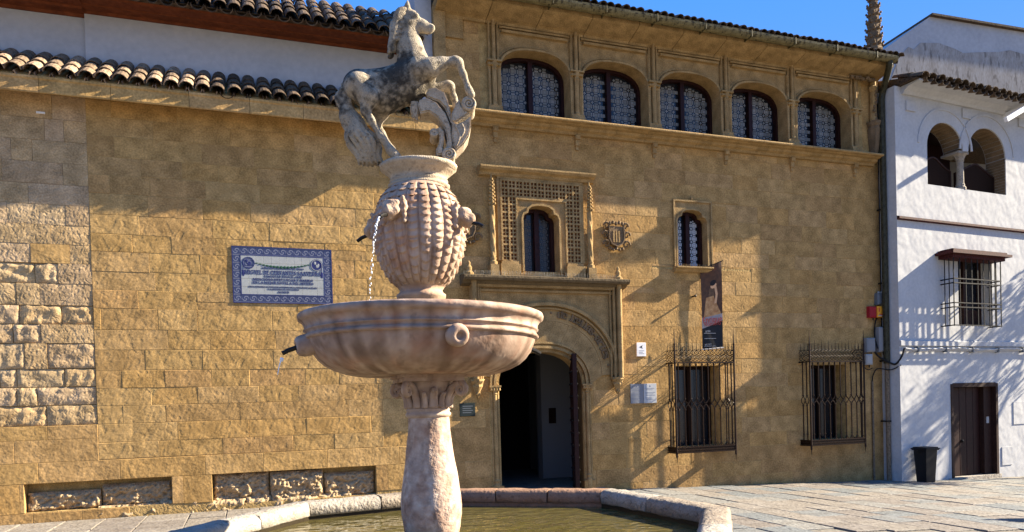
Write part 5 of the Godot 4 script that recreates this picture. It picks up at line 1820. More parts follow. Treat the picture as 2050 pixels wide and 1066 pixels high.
func pool() -> void:
	pool_in = V2([2.25, 4.5, 3.84, 5.56, 4.02, 7.34, 2.95, 8.85, 1.2, 9.1, -0.25, 8.15, -0.45, 6.25, 0.6, 4.83])
	var c := Vector2.ZERO
	for v in pool_in: c += v / 8.0
	var out := PackedVector2Array()
	for v in pool_in: out.append(c + (v - c) * (1.0 + 0.30 / (v - c).length()))
	var b := G("fountain_pool", self, Vector3(c.x, 0, c.y))
	tag(b, "low octagonal stone basin round the foot of the fountain", "fountain basin")
	var Hr := 0.6
	for k in 8:
		var i0 := pool_in[k]
		var i1 := pool_in[(k + 1) % 8]
		var o0 := out[k]
		var o1 := out[(k + 1) % 8]
		var n := 3 if k == 0 else (2 if k != 7 else 2)
		for j in n:
			var t0 := float(j) / n + 0.004
			var t1 := float(j + 1) / n - 0.004
			var st := S(true)
			# rim stone: a rounded bar laid on the wall, its faces slightly worn
			var sec := [[1.02, 0.34], [1.03, Hr - 0.06], [0.97, Hr - 0.012], [0.86, Hr], [0.3, Hr], [0.12, Hr - 0.015], [0.02, Hr - 0.06], [0.0, 0.46], [0.12, 0.44]]
			var nn := 7
			var noise := FastNoiseLite.new()
			noise.seed = k * 7 + j
			noise.frequency = 3.0
			var P := func(u: float, q: Array):
				var a := i0.lerp(i1, u)
				var e := o0.lerp(o1, u)
				var v := a.lerp(e, q[0]) - c
				var w := noise.get_noise_2d(u * 9.0 + q[0] * 3.0, q[1] * 8.0) * 0.014
				return Vector3(v.x + w, q[1] + w, v.y + w)
			for m in nn:
				for s in sec.size():
					var q0: Array = sec[s]
					var q1: Array = sec[(s + 1) % sec.size()]
					var ua := lerpf(t0, t1, float(m) / nn)
					var ub := lerpf(t0, t1, float(m + 1) / nn)
					var a: Vector3 = P.call(ua, q0)
					var mid: Vector3 = P.call((ua + ub) / 2, [0.5, 0.5])
					quad(st, a, P.call(ub, q0), P.call(ub, q1), P.call(ua, q1), (a + P.call(ub, q1)) / 2.0 - mid)
			st.set_smooth_group(-1)
			for u in [t0, t1]:
				for s in range(1, sec.size() - 1): tri(st, P.call(u, sec[0]), P.call(u, sec[s]), P.call(u, sec[s + 1]), P.call(u, [0.5, 0.4]) - P.call((t0 + t1) / 2, [0.5, 0.4]))
			M("rim_stone", st, mats["rim_red"] if k == 0 else mats["rim_%d" % ((k + j) % 3)], b)
		# wall under it, wet inside
		var st := S()
		var a0 := i0.lerp(o0, 0.1) - c
		var a1 := i1.lerp(o1, 0.1) - c
		var e0 := i0.lerp(o0, 0.92) - c
		var e1 := i1.lerp(o1, 0.92) - c
		var mid3 := Vector3((a0.x + e1.x) / 2, 0.1, (a0.y + e1.y) / 2)
		quad(st, Vector3(a0.x, -0.3, a0.y), Vector3(a1.x, -0.3, a1.y), Vector3(a1.x, 0.445, a1.y), Vector3(a0.x, 0.445, a0.y), Vector3(-mid3.x, 0, -mid3.z))
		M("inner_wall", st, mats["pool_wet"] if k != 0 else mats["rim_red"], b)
		st = S()
		quad(st, Vector3(e0.x, -0.3, e0.y), Vector3(e1.x, -0.3, e1.y), Vector3(e1.x, 0.36, e1.y), Vector3(e0.x, 0.36, e0.y), Vector3(mid3.x, 0, mid3.z))
		quad(st, Vector3(e0.x, 0.36, e0.y), Vector3(e1.x, 0.36, e1.y), Vector3(a1.x, 0.36, a1.y), Vector3(a0.x, 0.36, a0.y), Vector3.UP)
		M("outer_wall", st, mats["rim_1"], b)
	var st := S()
	var wp := PackedVector2Array()
	for k in 8: wp.append(pool_in[k].lerp(out[k], 0.08))
	var idx := Geometry2D.triangulate_polygon(wp)
	for t in range(0, idx.size(), 3):
		tri(st, Vector3(wp[idx[t]].x, 0.405, wp[idx[t]].y), Vector3(wp[idx[t + 1]].x, 0.405, wp[idx[t + 1]].y), Vector3(wp[idx[t + 2]].x, 0.405, wp[idx[t + 2]].y), Vector3.UP)
	tag(M("water", st, mats["water"]), "murky olive water in the octagonal basin", "water", "", "structure")

func lion_mask() -> SurfaceTool:      # facing +z, about 0.18 m high
	var bn := [[Vector3(0, 0, -0.03), Vector3(0, 0, 0.03), 0.085, 0.075], [Vector3(0, -0.03, 0.05), Vector3(0, -0.035, 0.1), 0.045, 0.04], [Vector3(0, 0.03, 0.06), Vector3(0, -0.01, 0.11), 0.022, 0.024]]
	for s in [-1.0, 1.0]:
		bn.append([Vector3(s * 0.02, 0.045, 0.07), Vector3(s * 0.06, 0.05, 0.05), 0.02, 0.016])
		bn.append([Vector3(s * 0.05, -0.025, 0.06), Vector3(s * 0.03, -0.05, 0.08), 0.03, 0.025])
		bn.append([Vector3(s * 0.075, 0.075, 0.0), Vector3(s * 0.09, 0.09, 0.01), 0.026, 0.018])
		for k in 4: bn.append([Vector3(s * (0.085 + 0.01 * (k % 2)), 0.05 - k * 0.045, -0.02), Vector3(s * 0.1, 0.03 - k * 0.045, 0.01), 0.028, 0.018])
	bn.append([Vector3(0, -0.075, 0.05), Vector3(0, -0.085, 0.08), 0.025, 0.02])
	return body(bn, 0.008, 110.0)

func fountain() -> void:
	var f := G("stone_fountain", self, FC, FTURN)
	tag(f, "pink marble fountain: baluster shaft, wide bowl and scaled vase with bronze spouts", "fountain")
	# lime and algae: streaks run down from the rim, blotches elsewhere
	var sn := FastNoiseLite.new()
	sn.seed = 44
	sn.frequency = 1.0
	sn.fractal_octaves = 4
	var grime := func(p: Vector3) -> Color:
		var run := sn.get_noise_2d(atan2(p.x, p.z) * 11.0, p.y * 0.7 + 3.0)
		var c := Color(1, 1, 1)
		c = c.lerp(Color(0.40, 0.35, 0.31), smoothstep(-0.05, 0.4, run) * 0.8)
		c = c.lerp(Color(0.88, 0.66, 0.56), smoothstep(0.05, 0.4, sn.get_noise_3dv(p * 3.2)) * 0.7)
		return c.lerp(Color(1.35, 1.35, 1.3), smoothstep(0.1, 0.45, -run) * 0.6)
	var worn := func(p: Vector3) -> Color:
		var c := Color(1, 1, 1)
		c = c.lerp(Color(0.82, 0.66, 0.57), smoothstep(0.0, 0.4, sn.get_noise_3dv(p * Vector3(4.0, 2.2, 4.0))) * 0.7)
		c = c.lerp(Color(0.5, 0.45, 0.4), smoothstep(0.22, 0.45, sn.get_noise_3dv(p * 9.0 + Vector3(5, 0, 0))) * 0.6)
		return c.lerp(Color(0.5, 0.47, 0.36), 0.55 * (1.0 - smoothstep(0.42, 0.6, p.y + 0.1 * sn.get_noise_3dv(p * 6.0))))
	# shaft
	var st := S(true)
	var pr := PackedVector2Array([Vector2(0.225, 0.1), Vector2(0.235, 0.33), Vector2(0.245, 0.42), Vector2(0.262, 0.52), Vector2(0.278, 0.64), Vector2(0.281, 0.72), Vector2(0.276, 0.8), Vector2(0.262, 0.92), Vector2(0.244, 1.05), Vector2(0.225, 1.17), Vector2(0.208, 1.3), Vector2(0.196, 1.42), Vector2(0.187, 1.54)])
	var nz := FastNoiseLite.new()
	nz.seed = 3
	nz.frequency = 3.2
	for k in range(pr.size() - 1, 0, -1):
		pr.insert(k, pr[k - 1].lerp(pr[k], 0.5))
	lathe(st, pr, 64, Transform3D(Basis(), Vector3(-0.012, 0, 0)), func(a, y, r): return nz.get_noise_3d(sin(a) * 0.5, y * 1.2, cos(a) * 0.5) * 0.009, worn)
	M("shaft", st, mats["shaft_stone"], f)
	st = S(true)
	lathe(st, PackedVector2Array([Vector2(0.185, 1.535), Vector2(0.2, 1.545), Vector2(0.21, 1.56), Vector2(0.21, 1.575), Vector2(0.2, 1.585), Vector2(0.195, 1.595), Vector2(0.205, 1.605), Vector2(0.203, 1.62), Vector2(0.19, 1.63)]), 40, Transform3D(Basis(), Vector3(-0.015, 0, 0)))
	M("neck_ring", st, mats["ring_stone"], f)
	# capital with corner volutes, square to the street front
	var cap := G("capital", f, Vector3(-0.01, 0, 0), -FTURN)
	st = S(true)
	lathe(st, PackedVector2Array([Vector2(0.192, 1.62), Vector2(0.19, 1.7), Vector2(0.2, 1.77), Vector2(0.225, 1.83), Vector2(0.235, 1.87)]), 32)
	M("bell", st, mats["pink_marble"], cap)
	for q in 4:
		var a := PI / 4 + q * PI / 2
		var d := Vector3(sin(a), 0, cos(a))
		st = S(true)
		tube(st, curve([d * 0.19 + Vector3(0, 1.63, 0), d * 0.205 + Vector3(0, 1.72, 0), d * 0.26 + Vector3(0, 1.81, 0), d * 0.34 + Vector3(0, 1.85, 0)], 4), 0.04, 0.032, 8)
		var sp := []
		for k in 16:
			var t := k * 0.62
			var r := lerpf(0.062, 0.008, k / 15.0)
			sp.append(d * (0.345 + sin(t) * r) + Vector3(0, 1.79 + cos(t) * r, 0))
		tube(st, sp, 0.03, 0.018, 8)
		M("volute", st, mats["pink_marble"], cap)
		st = S(true)
		var d2 := Vector3(sin(a + PI / 4), 0, cos(a + PI / 4))
		tube(st, curve([d2 * 0.185 + Vector3(0, 1.63, 0), d2 * 0.2 + Vector3(0, 1.72, 0), d2 * 0.255 + Vector3(0, 1.79, 0), d2 * 0.27 + Vector3(0, 1.765, 0)], 4), 0.05, 0.02, 8)
		for s in [-1, 1]:
			var d3 := Vector3(sin(a + s * 0.4), 0, cos(a + s * 0.4))
			tube(st, curve([d3 * 0.19 + Vector3(0, 1.63, 0), d3 * 0.215 + Vector3(0, 1.72, 0), d3 * 0.26 + Vector3(0, 1.765, 0)], 4), 0.035, 0.015, 8)
		M("leaf", st, mats["pink_marble"], cap)
	st = S()
	box(st, Vector3(-0.275, 1.865, -0.275), Vector3(0.275, 1.9, 0.275))
	box(st, Vector3(-0.295, 1.9005, -0.295), Vector3(0.295, 1.965, 0.295))
	M("abacus", st, mats["pink_marble"], cap)
	# bowl
	var cx := -0.045
	st = S(true)
	var bp := PackedVector2Array([Vector2(0.26, 1.94), Vector2(0.3, 1.925), Vector2(0.62, 1.925), Vector2(0.72, 1.942), Vector2(0.82, 1.975), Vector2(0.9, 2.015), Vector2(0.965, 2.070), Vector2(1.015, 2.140), Vector2(1.045, 2.205), Vector2(1.055, 2.245), Vector2(1.056, 2.248),
		Vector2(1.078, 2.250), Vector2(1.088, 2.265), Vector2(1.078, 2.282), Vector2(1.062, 2.286), Vector2(1.062, 2.300), Vector2(1.07, 2.315), Vector2(1.085, 2.322), Vector2(1.085, 2.328), Vector2(1.075, 2.332), Vector2(1.078, 2.365), Vector2(1.1, 2.400), Vector2(1.108, 2.404), Vector2(1.132, 2.420), Vector2(1.138, 2.445), Vector2(1.13, 2.467), Vector2(1.11, 2.478), Vector2(1.06, 2.478), Vector2(1.03, 2.460), Vector2(1.0, 2.370), Vector2(0.9, 2.270), Vector2(0.001, 2.220)])
	lathe(st, bp, 96, Transform3D(Basis(Vector3(0, 0, 1), -0.012) * Basis.from_scale(Vector3(0.985, 1, 0.985)), Vector3(cx - 0.025, 0, 0)), func(a, y, r): return nz.get_noise_3d(sin(a) * 2.2, y * 4.0, cos(a) * 2.2) * 0.006 if r > 0.3 else 0.0, grime)
	M("bowl", st, mats["pink_marble"], f)
	st = S(true)
	lathe(st, PackedVector2Array([Vector2(1.02, 2.44), Vector2(0.001, 2.441)]), 64, Transform3D(Basis(), Vector3(cx, 0, 0)))
	M("bowl_water", st, mats["water"], f)
	# spouts of the bowl
	for q in 4:
		var a := deg_to_rad(17 + 90 * q)
		var s := G("bowl_spout", f, Vector3(cx - 0.025 + sin(a) * 1.015, 2.205, cos(a) * 1.015), a)
		st = S(true)
		lathe(st, PackedVector2Array([Vector2(0.09, -0.1), Vector2(0.098, 0.0), Vector2(0.095, 0.05), Vector2(0.082, 0.085), Vector2(0.062, 0.1), Vector2(0.035, 0.103), Vector2(0.03, 0.08), Vector2(0.001, 0.08)]), 18, Transform3D(Basis(Vector3.RIGHT, PI / 2 + 0.2), Vector3.ZERO))
		M("boss", st, mats["pink_marble"], s)
		if q != 0:
			st = S()
			tube(st, [Vector3(0, -0.01, 0.06), Vector3(0, -0.05, 0.17), Vector3(0, -0.075, 0.215)], 0.022, 0.02, 8)
			M("pipe", st, mats["spout_bronze"], s)
	# scaled vase: ribs of overlapping scales
	var vs := PackedVector2Array()
	var ctrl := [[0.215, 2.735], [0.245, 2.765], [0.29, 2.81], [0.335, 2.88], [0.375, 2.96], [0.402, 3.04], [0.421, 3.13], [0.428, 3.22], [0.424, 3.31], [0.408, 3.39], [0.383, 3.475], [0.352, 3.545], [0.316, 3.60], [0.28, 3.635], [0.26, 3.655]]
	var rows_ := 150
	for k in rows_ + 1:
		var t := float(k) / rows_ * (ctrl.size() - 1)
		var i := mini(int(t), ctrl.size() - 2)
		vs.append(Vector2(lerpf(ctrl[i][0], ctrl[i + 1][0], t - i), lerpf(ctrl[i][1], ctrl[i + 1][1], t - i)))
	st = S(true)
	var ribs := 22.0
	lathe(st, vs, 286, Transform3D(Basis.from_scale(Vector3(0.975, 1, 0.975)), Vector3(cx, 0, 0)), func(a, y, r):
		var u: float = a / TAU * ribs
		var fu: float = absf(fposmod(u, 1.0) - 0.5) * 2.0
		var pitch: float = 0.062 if y > 3.0 else lerpf(0.045, 0.062, (y - 2.72) / 0.28)
		var stag: float = 0.5 * fposmod(floorf(u), 2.0) * (0.0 if y > 3.1 else 1.0)
		var tongue: float = (1.0 - fu * fu) * 0.35
		var vv: float = fposmod((y - 2.7) / pitch + stag + tongue, 1.0)
		var lip: float = pow(1.0 - vv, 1.4)
		var edge: float = smoothstep(2.735, 2.78, y) * (1.0 - smoothstep(3.60, 3.64, y))
		return edge * (0.020 * sqrt(maxf(1.0 - fu * fu, 0.0)) + 0.021 * lip * (1.0 - fu * fu * 0.8) - 0.018), func(p: Vector3):
		var c := Color(1, 1, 1).lerp(Color(0.95, 0.79, 0.69), smoothstep(-0.1, 0.4, sn.get_noise_3dv(p * 3.0)) * 0.8)
		c = c.lerp(Color(1.25, 1.25, 1.2), smoothstep(0.05, 0.45, sn.get_noise_3dv(p * 5.0 + Vector3(9, 0, 0))) * 0.5)
		return c.lerp(Color(0.55, 0.48, 0.42), smoothstep(0.1, 0.4, sn.get_noise_2d(atan2(p.x, p.z) * 8.0, p.y * 1.5)) * 0.55))
	M("scaled_vase", st, mats["vase_stone"], f)
	st = S(true)
	lathe(st, PackedVector2Array([Vector2(0.18, 2.5), Vector2(0.205, 2.62), Vector2(0.225, 2.64), Vector2(0.227, 2.67), Vector2(0.205, 2.685), Vector2(0.195, 2.71), Vector2(0.215, 2.738)]), 40, Transform3D(Basis(), Vector3(cx, 0, 0)), null, func(p): return Color(0.95, 0.9, 0.85))
	M("vase_foot", st, mats["vase_stone"], f)
	st = S(true)
	lathe(st, PackedVector2Array([Vector2(0.262, 3.645), Vector2(0.278, 3.66), Vector2(0.278, 3.672), Vector2(0.258, 3.685), Vector2(0.252, 3.70), Vector2(0.264, 3.712), Vector2(0.25, 3.725), Vector2(0.262, 3.755), Vector2(0.30, 3.785), Vector2(0.318, 3.80), Vector2(0.325, 3.812), Vector2(0.345, 3.822), Vector2(0.35, 3.845), Vector2(0.34, 3.862), Vector2(0.3, 3.868), Vector2(0.001, 3.87)]), 56, Transform3D(Basis.from_scale(Vector3(1.02, 1, 0.85)), Vector3(-0.035, 0, 0)), func(a, y, r): return nz.get_noise_3d(sin(a) * 1.5, y * 9.0, cos(a) * 1.5) * 0.014 if y > 3.81 and r > 0.2 else 0.0)
	M("vase_neck", st, mats["cream_stone"], f)
	var mask := mesh_of(lion_mask())
	for q in 4:
		var a := deg_to_rad(-30 + 92 * q)
		var rr := 0.42
		var s := G("mask_spout", f, Vector3(cx + sin(a) * rr, 3.36 - (0.02 if q % 2 else 0.0), cos(a) * rr), a)
		s.scale = Vector3.ONE * 1.05
		M("lion_mask", mask, mats["mask_stone"], s)
		st = S()
		tube(st, [Vector3(0, -0.05, 0.07), Vector3(0, -0.08, 0.17), Vector3(0, -0.105, 0.215)], 0.017, 0.016, 8)
		M("pipe", st, mats["spout_bronze"], s)
	# falling water, broken into drops
	var r2 := RandomNumberGenerator.new()
	r2.seed = 21
	for w in [[-30.0, 0.64, 3.25, 0.9], [-88.0, 1.26, 2.1, 0.06]]:
		st = S(true)
		var a := deg_to_rad(w[0])
		var run := []
		for k in 12: run.append(Vector3(cx + sin(a) * (w[1] + k * 0.02 * 0.22), w[2] - pow(k * 0.02, 2) * 0.95 * (1.0 if w[3] > 0.5 else 3.0), cos(a) * (w[1] + k * 0.02 * 0.22)))
		tube(st, run, 0.0075, 0.004, 6)
		for k in range(10, 46):
			var t: float = k / 46.0 * w[3]
			var rr: float = w[1] + t * 0.22
			var y: float = w[2] - t * t * 0.95
			if y < 2.46 and w[3] > 0.5: break
			ball(st, Vector3(cx + sin(a) * rr + r2.randf_range(-0.01, 0.01), y + r2.randf_range(-0.01, 0.01), cos(a) * rr + r2.randf_range(-0.01, 0.01)), Vector3(0.006, 0.012, 0.006) * r2.randf_range(0.6, 1.3), 6)
		tag(M("water_drops", st, mats["water_drop"], f), "", "", "", "stuff")

# ---------------------------------------------------------------- the rearing colt with its scrolled shield
func Z(x: float, y: float, z := 0.0) -> Vector3:
	return Vector3(-0.8384 + 0.001555 * x - 0.0000487 * y, 5.3617 + 0.0000291 * x - 0.001557 * y, z)

func horse() -> void:
	var f := G("horse_statue", self, FC, FTURN)
	tag(f, "weathered stone statue of a rearing colt holding a scrolled shield on top of the fountain", "statue")
	var bn := []
	# trunk
	bn.append([Vector3(-0.545, 4.575, 0), Vector3(-0.34, 4.535, 0), 0.155, 0.195, 0.82])
	bn.append([Vector3(-0.34, 4.535, 0), Vector3(-0.12, 4.615, 0), 0.195, 0.185, 0.82])
	bn.append([Vector3(-0.12, 4.615, 0), Vector3(0.0, 4.69, 0), 0.185, 0.15, 0.85])
	bn.append([Vector3(-0.08, 4.66, 0), Vector3(0.05, 4.72, 0), 0.12, 0.1, 1.2])
	# neck and head
	bn.append([Vector3(-0.05, 4.79, 0), Vector3(-0.085, 4.95, 0), 0.155, 0.118, 0.7])
	bn.append([Vector3(-0.085, 4.95, 0), Vector3(-0.105, 5.14, 0), 0.118, 0.088, 0.72])
	bn.append([Vector3(-0.105, 5.14, 0), Vector3(-0.085, 5.205, 0), 0.088, 0.066, 0.8])
	bn.append([Vector3(-0.068, 5.192, 0), Vector3(0.045, 5.146, 0), 0.07, 0.047, 0.8])
	bn.append([Vector3(0.045, 5.146, 0), Vector3(0.118, 5.118, 0), 0.047, 0.033, 0.8])
	bn.append([Vector3(-0.045, 5.15, 0.0), Vector3(-0.02, 5.13, 0.0), 0.05, 0.04, 1.0])
	bn.append([Vector3(0.03, 5.108, 0), Vector3(0.1, 5.083, 0), 0.02, 0.014])
	for s in [-1.0, 1.0]:
		bn.append([Vector3(-0.04, 5.235, s * 0.042), Vector3(-0.005, 5.215, s * 0.05), 0.017, 0.013])         # brow
		bn.append([Vector3(-0.028, 5.213, s * 0.046), Vector3(-0.02, 5.21, s * 0.047), 0.013, 0.012])         # eye
		bn.append([Vector3(0.125, 5.14, s * 0.018), Vector3(0.138, 5.132, s * 0.02), 0.009, 0.008])           # nostril
		bn.append([Vector3(-0.095, 5.255, s * 0.035), Vector3(-0.09, 5.3, s * 0.045), 0.02, 0.017])
		bn.append([Vector3(-0.09, 5.3, s * 0.045), Vector3(-0.086, 5.352, s * 0.043), 0.016, 0.005])
	# mane: thick locks falling behind the neck
	var mane := [[Vector3(-0.13, 5.235, 0), Vector3(-0.195, 5.13, 0), 0.05, 0.062, 0.9], [Vector3(-0.195, 5.13, 0), Vector3(-0.21, 5.0, 0), 0.062, 0.055, 0.9], [Vector3(-0.21, 5.0, 0), Vector3(-0.225, 4.925, 0), 0.05, 0.035, 0.9]]
	for k in 7:
		var t := k / 6.0
		for sd in [-1.0, 1.0]:
			var top := Vector3(-0.11 - 0.06 * t, 5.265 - t * 0.27, sd * 0.05)
			var q := curve([top, top + Vector3(-0.05, -0.015, sd * 0.012), top + Vector3(-0.085, -0.06, sd * 0.008), top + Vector3(-0.08, -0.1, sd * 0.004), top + Vector3(-0.1, -0.125, -sd * 0.01)], 3)
			for i in q.size() - 1: mane.append([q[i], q[i + 1], 0.019, 0.016])
	bn.append([Vector3(-0.075, 5.265, 0), Vector3(-0.03, 5.262, 0), 0.02, 0.016])
	# legs: [side, joints with radii]
	var hind := func(z: float, off: Vector3):
		return [[Vector3(-0.55, 4.54, z * 0.7) + off, 0.125], [Vector3(-0.455, 4.425, z) + off, 0.085], [Vector3(-0.478, 4.355, z) + off, 0.048], [Vector3(-0.489, 4.3, z) + off, 0.037], [Vector3(-0.445, 4.225, z) + off, 0.03], [Vector3(-0.35, 4.065, z) + off, 0.029], [Vector3(-0.275, 3.95, z) + off, 0.036], [Vector3(-0.228, 3.9, z) + off, 0.042]]
	for l in [hind.call(0.13, Vector3.ZERO), hind.call(-0.13, Vector3(0.075, -0.02, 0)),
		[[Vector3(0.0, 4.70, 0.09), 0.12], [Vector3(0.1, 4.705, 0.12), 0.085], [Vector3(0.2, 4.745, 0.12), 0.055], [Vector3(0.325, 4.772, 0.12), 0.038], [Vector3(0.358, 4.757, 0.12), 0.038], [Vector3(0.398, 4.65, 0.12), 0.027], [Vector3(0.445, 4.51, 0.12), 0.028], [Vector3(0.465, 4.47, 0.12), 0.034]],
		[[Vector3(0.0, 4.64, -0.08), 0.1], [Vector3(0.12, 4.585, -0.1), 0.06], [Vector3(0.2, 4.62, -0.1), 0.045], [Vector3(0.262, 4.648, -0.1), 0.036], [Vector3(0.285, 4.635, -0.1), 0.035], [Vector3(0.315, 4.53, -0.1), 0.026], [Vector3(0.337, 4.45, -0.1), 0.028], [Vector3(0.35, 4.42, -0.1), 0.034]]]:
		for i in l.size() - 1: bn.append([l[i][0], l[i + 1][0], l[i][1], l[i + 1][1]])
	# tail: a heavy fall of wavy strands
	var tail := [[Vector3(-0.655, 4.6, 0), Vector3(-0.69, 4.45, 0), 0.045, 0.06, 0.8], [Vector3(-0.69, 4.45, 0), Vector3(-0.625, 4.25, 0), 0.06, 0.075, 0.8], [Vector3(-0.625, 4.25, 0), Vector3(-0.535, 4.08, 0), 0.075, 0.12, 0.7], [Vector3(-0.535, 4.08, 0), Vector3(-0.46, 3.93, 0), 0.115, 0.07, 0.7]]
	for k in 12:
		var sd := 1.0 if k % 2 == 0 else -1.0
		var t := (k / 2) / 5.0
		var p0 := Vector3(-0.69 + 0.05 * t, 4.58, sd * 0.025)
		var p1 := Vector3(-0.735 + 0.09 * t, 4.43, sd * 0.05)
		var p2 := Vector3(lerpf(-0.69, -0.55, t), 4.25, sd * (0.055 + 0.045 * sin(t * PI)))
		var p3 := Vector3(lerpf(-0.655, -0.41, t), 4.08, sd * (0.06 + 0.065 * sin(t * PI)))
		var p4 := Vector3(lerpf(-0.56, -0.37, t), 3.865 + 0.03 * absf(t - 0.5), sd * 0.04)
		var q := curve([p0, p1, p2, p3, p4], 6)
		for i in q.size() - 1:
			var w0 := Vector3(0.015 * sin(i * 0.95 + t * 3.0), 0, 0)
			var w1 := Vector3(0.015 * sin((i + 1) * 0.95 + t * 3.0), 0, 0)
			tail.append([q[i] + w0, q[i + 1] + w1, 0.0215, 0.0215 if i < q.size() - 3 else 0.012])
	var nz := FastNoiseLite.new()
	nz.seed = 8
	nz.frequency = 5.0
	nz.fractal_octaves = 4
	var nf := FastNoiseLite.new()
	nf.seed = 18
	nf.frequency = 17.0
	nf.fractal_octaves = 3
	var lichen := func(p: Vector3) -> Color:
		var pale := Color(0.36, 0.31, 0.23).lerp(Color(0.50, 0.455, 0.36), nz.get_noise_3dv(p * 0.6) * 0.5 + 0.5)
		# dark growth on the back, shoulder and croup, thin on the legs and the face
		var w := 0.0
		w += 1.15 * exp(-pow((p - Vector3(-0.12, 4.68, 0)).length() / 0.22, 2.0))
		w += 1.1 * exp(-pow((p - Vector3(-0.52, 4.6, 0)).length() / 0.19, 2.0))
		w += 0.85 * exp(-pow((p - Vector3(-0.2, 4.5, 0)).length() / 0.24, 2.0))
		w += 0.7 * exp(-pow((p - Vector3(-0.16, 5.17, 0)).length() / 0.13, 2.0))
		w += 0.35 * exp(-pow((p - Vector3(0.1, 4.72, 0)).length() / 0.14, 2.0))
		w += 0.4 * exp(-pow((p - Vector3(-0.66, 4.4, 0)).length() / 0.16, 2.0))
		w += 0.25
		var d := clampf((w + nz.get_noise_3dv(p) * 0.9 + nf.get_noise_3dv(p) * 0.75) * 1.2 - 0.5, 0.0, 1.0)
		return pale.lerp(Color(0.05, 0.045, 0.037), d * 0.95)
	M("colt_body", body(bn, 0.0095, 75.0, null, lichen), mats["statue_stone"], f)
	M("mane", body(mane, 0.009, 150.0, null, lichen), mats["statue_stone"], f)
	M("tail", body(tail, 0.008, 240.0, null, lichen), mats["statue_stone"], f)
	# scrolled shield under the forelegs, its plates rolled at the ends
	var sh := G("scrolled_shield", f)
	var m: Material = mats["cream_stone"]
	for part in [["back_plate", [545, 640, 555, 610, 600, 600, 655, 628, 705, 690, 738, 770, 752, 880, 735, 915, 705, 925, 716, 840, 700, 775, 660, 715, 610, 680, 560, 690], 0.11],
		["front_plate", [742, 742, 775, 758, 815, 742, 853, 712, 856, 770, 842, 830, 815, 872, 770, 914, 752, 885, 744, 810], 0.13],
		["rolled_leaf", [592, 566, 610, 540, 650, 533, 700, 562, 722, 610, 738, 680, 738, 745, 722, 700, 700, 650, 665, 615, 630, 604, 600, 590], 0.09],
		["upper_leaf", [786, 606, 765, 640, 742, 690, 738, 745, 770, 742, 815, 712, 850, 690, 800, 650], 0.11],
		["lower_leaf", [655, 780, 675, 770, 697, 800, 697, 850, 688, 890, 700, 930, 660, 935, 650, 905, 668, 870, 672, 830], 0.12],
		["support", [505, 600, 545, 605, 552, 660, 540, 715, 515, 700, 498, 650], 0.06]]:
		var poly := PackedVector2Array()
		var l: Array = part[1]
		for k in range(0, l.size(), 2):
			var v := Z(l[k], l[k + 1])
			poly.append(Vector2(v.x, v.y))
		# round the edges: three layers, the outer ones a little smaller
		var st := S()
		var ctr := Vector2.ZERO
		for v in poly: ctr += v / poly.size()
		var small := Geometry2D.offset_polygon(poly, -0.012)
		var w: float = part[2]
		if small.size() == 1:
			extr(st, poly, -w + 0.015, w - 0.015)
			extr(st, small[0], -w, -w + 0.0149)
			extr(st, small[0], w - 0.0149, w)
		else:
			extr(st, poly, -w, w)
		M(part[0], st, m, sh)
	for q in [[842, 640, 0.068, 0.14], [726, 935, 0.064, 0.15], [640, 802, 0.042, 0.11]]:
		var c := Z(q[0], q[1])
		var r: float = q[2]
		var w: float = q[3]
		var st := S(true)
		lathe(st, PackedVector2Array([Vector2(0.001, -w), Vector2(r - 0.022, -w), Vector2(r - 0.02, -w - 0.002), Vector2(r - 0.01, -w + 0.003), Vector2(r, -w + 0.02), Vector2(r - 0.006, 0), Vector2(r, w - 0.02), Vector2(r - 0.01, w - 0.003), Vector2(r - 0.02, w - 0.006), Vector2(r - 0.024, w - 0.02), Vector2(0.001, w - 0.02)]), 28, Transform3D(Basis(Vector3.RIGHT, PI / 2), c))
		for s in [-1, 1]:
			var sp := []
			for k in 26:
				var t := k * 0.5
				var rr := lerpf(r - 0.012, 0.006, k / 25.0)
				sp.append(c + Vector3(cos(t) * rr, -sin(t) * rr, s * (w - 0.012)))
			tube(st, sp, 0.0125, 0.009, 6)
		M("volute", st, m, sh)
	for q in [[765, 770, 790, 830, 770, 890], [800, 760, 815, 800, 790, 850]]:
		var st := S(true)
		tube(st, curve([Z(q[0], q[1], 0.132), Z(q[2], q[3], 0.136), Z(q[4], q[5], 0.132)], 5), 0.011, 0.007, 6)
		M("carved_line", st, m, sh)

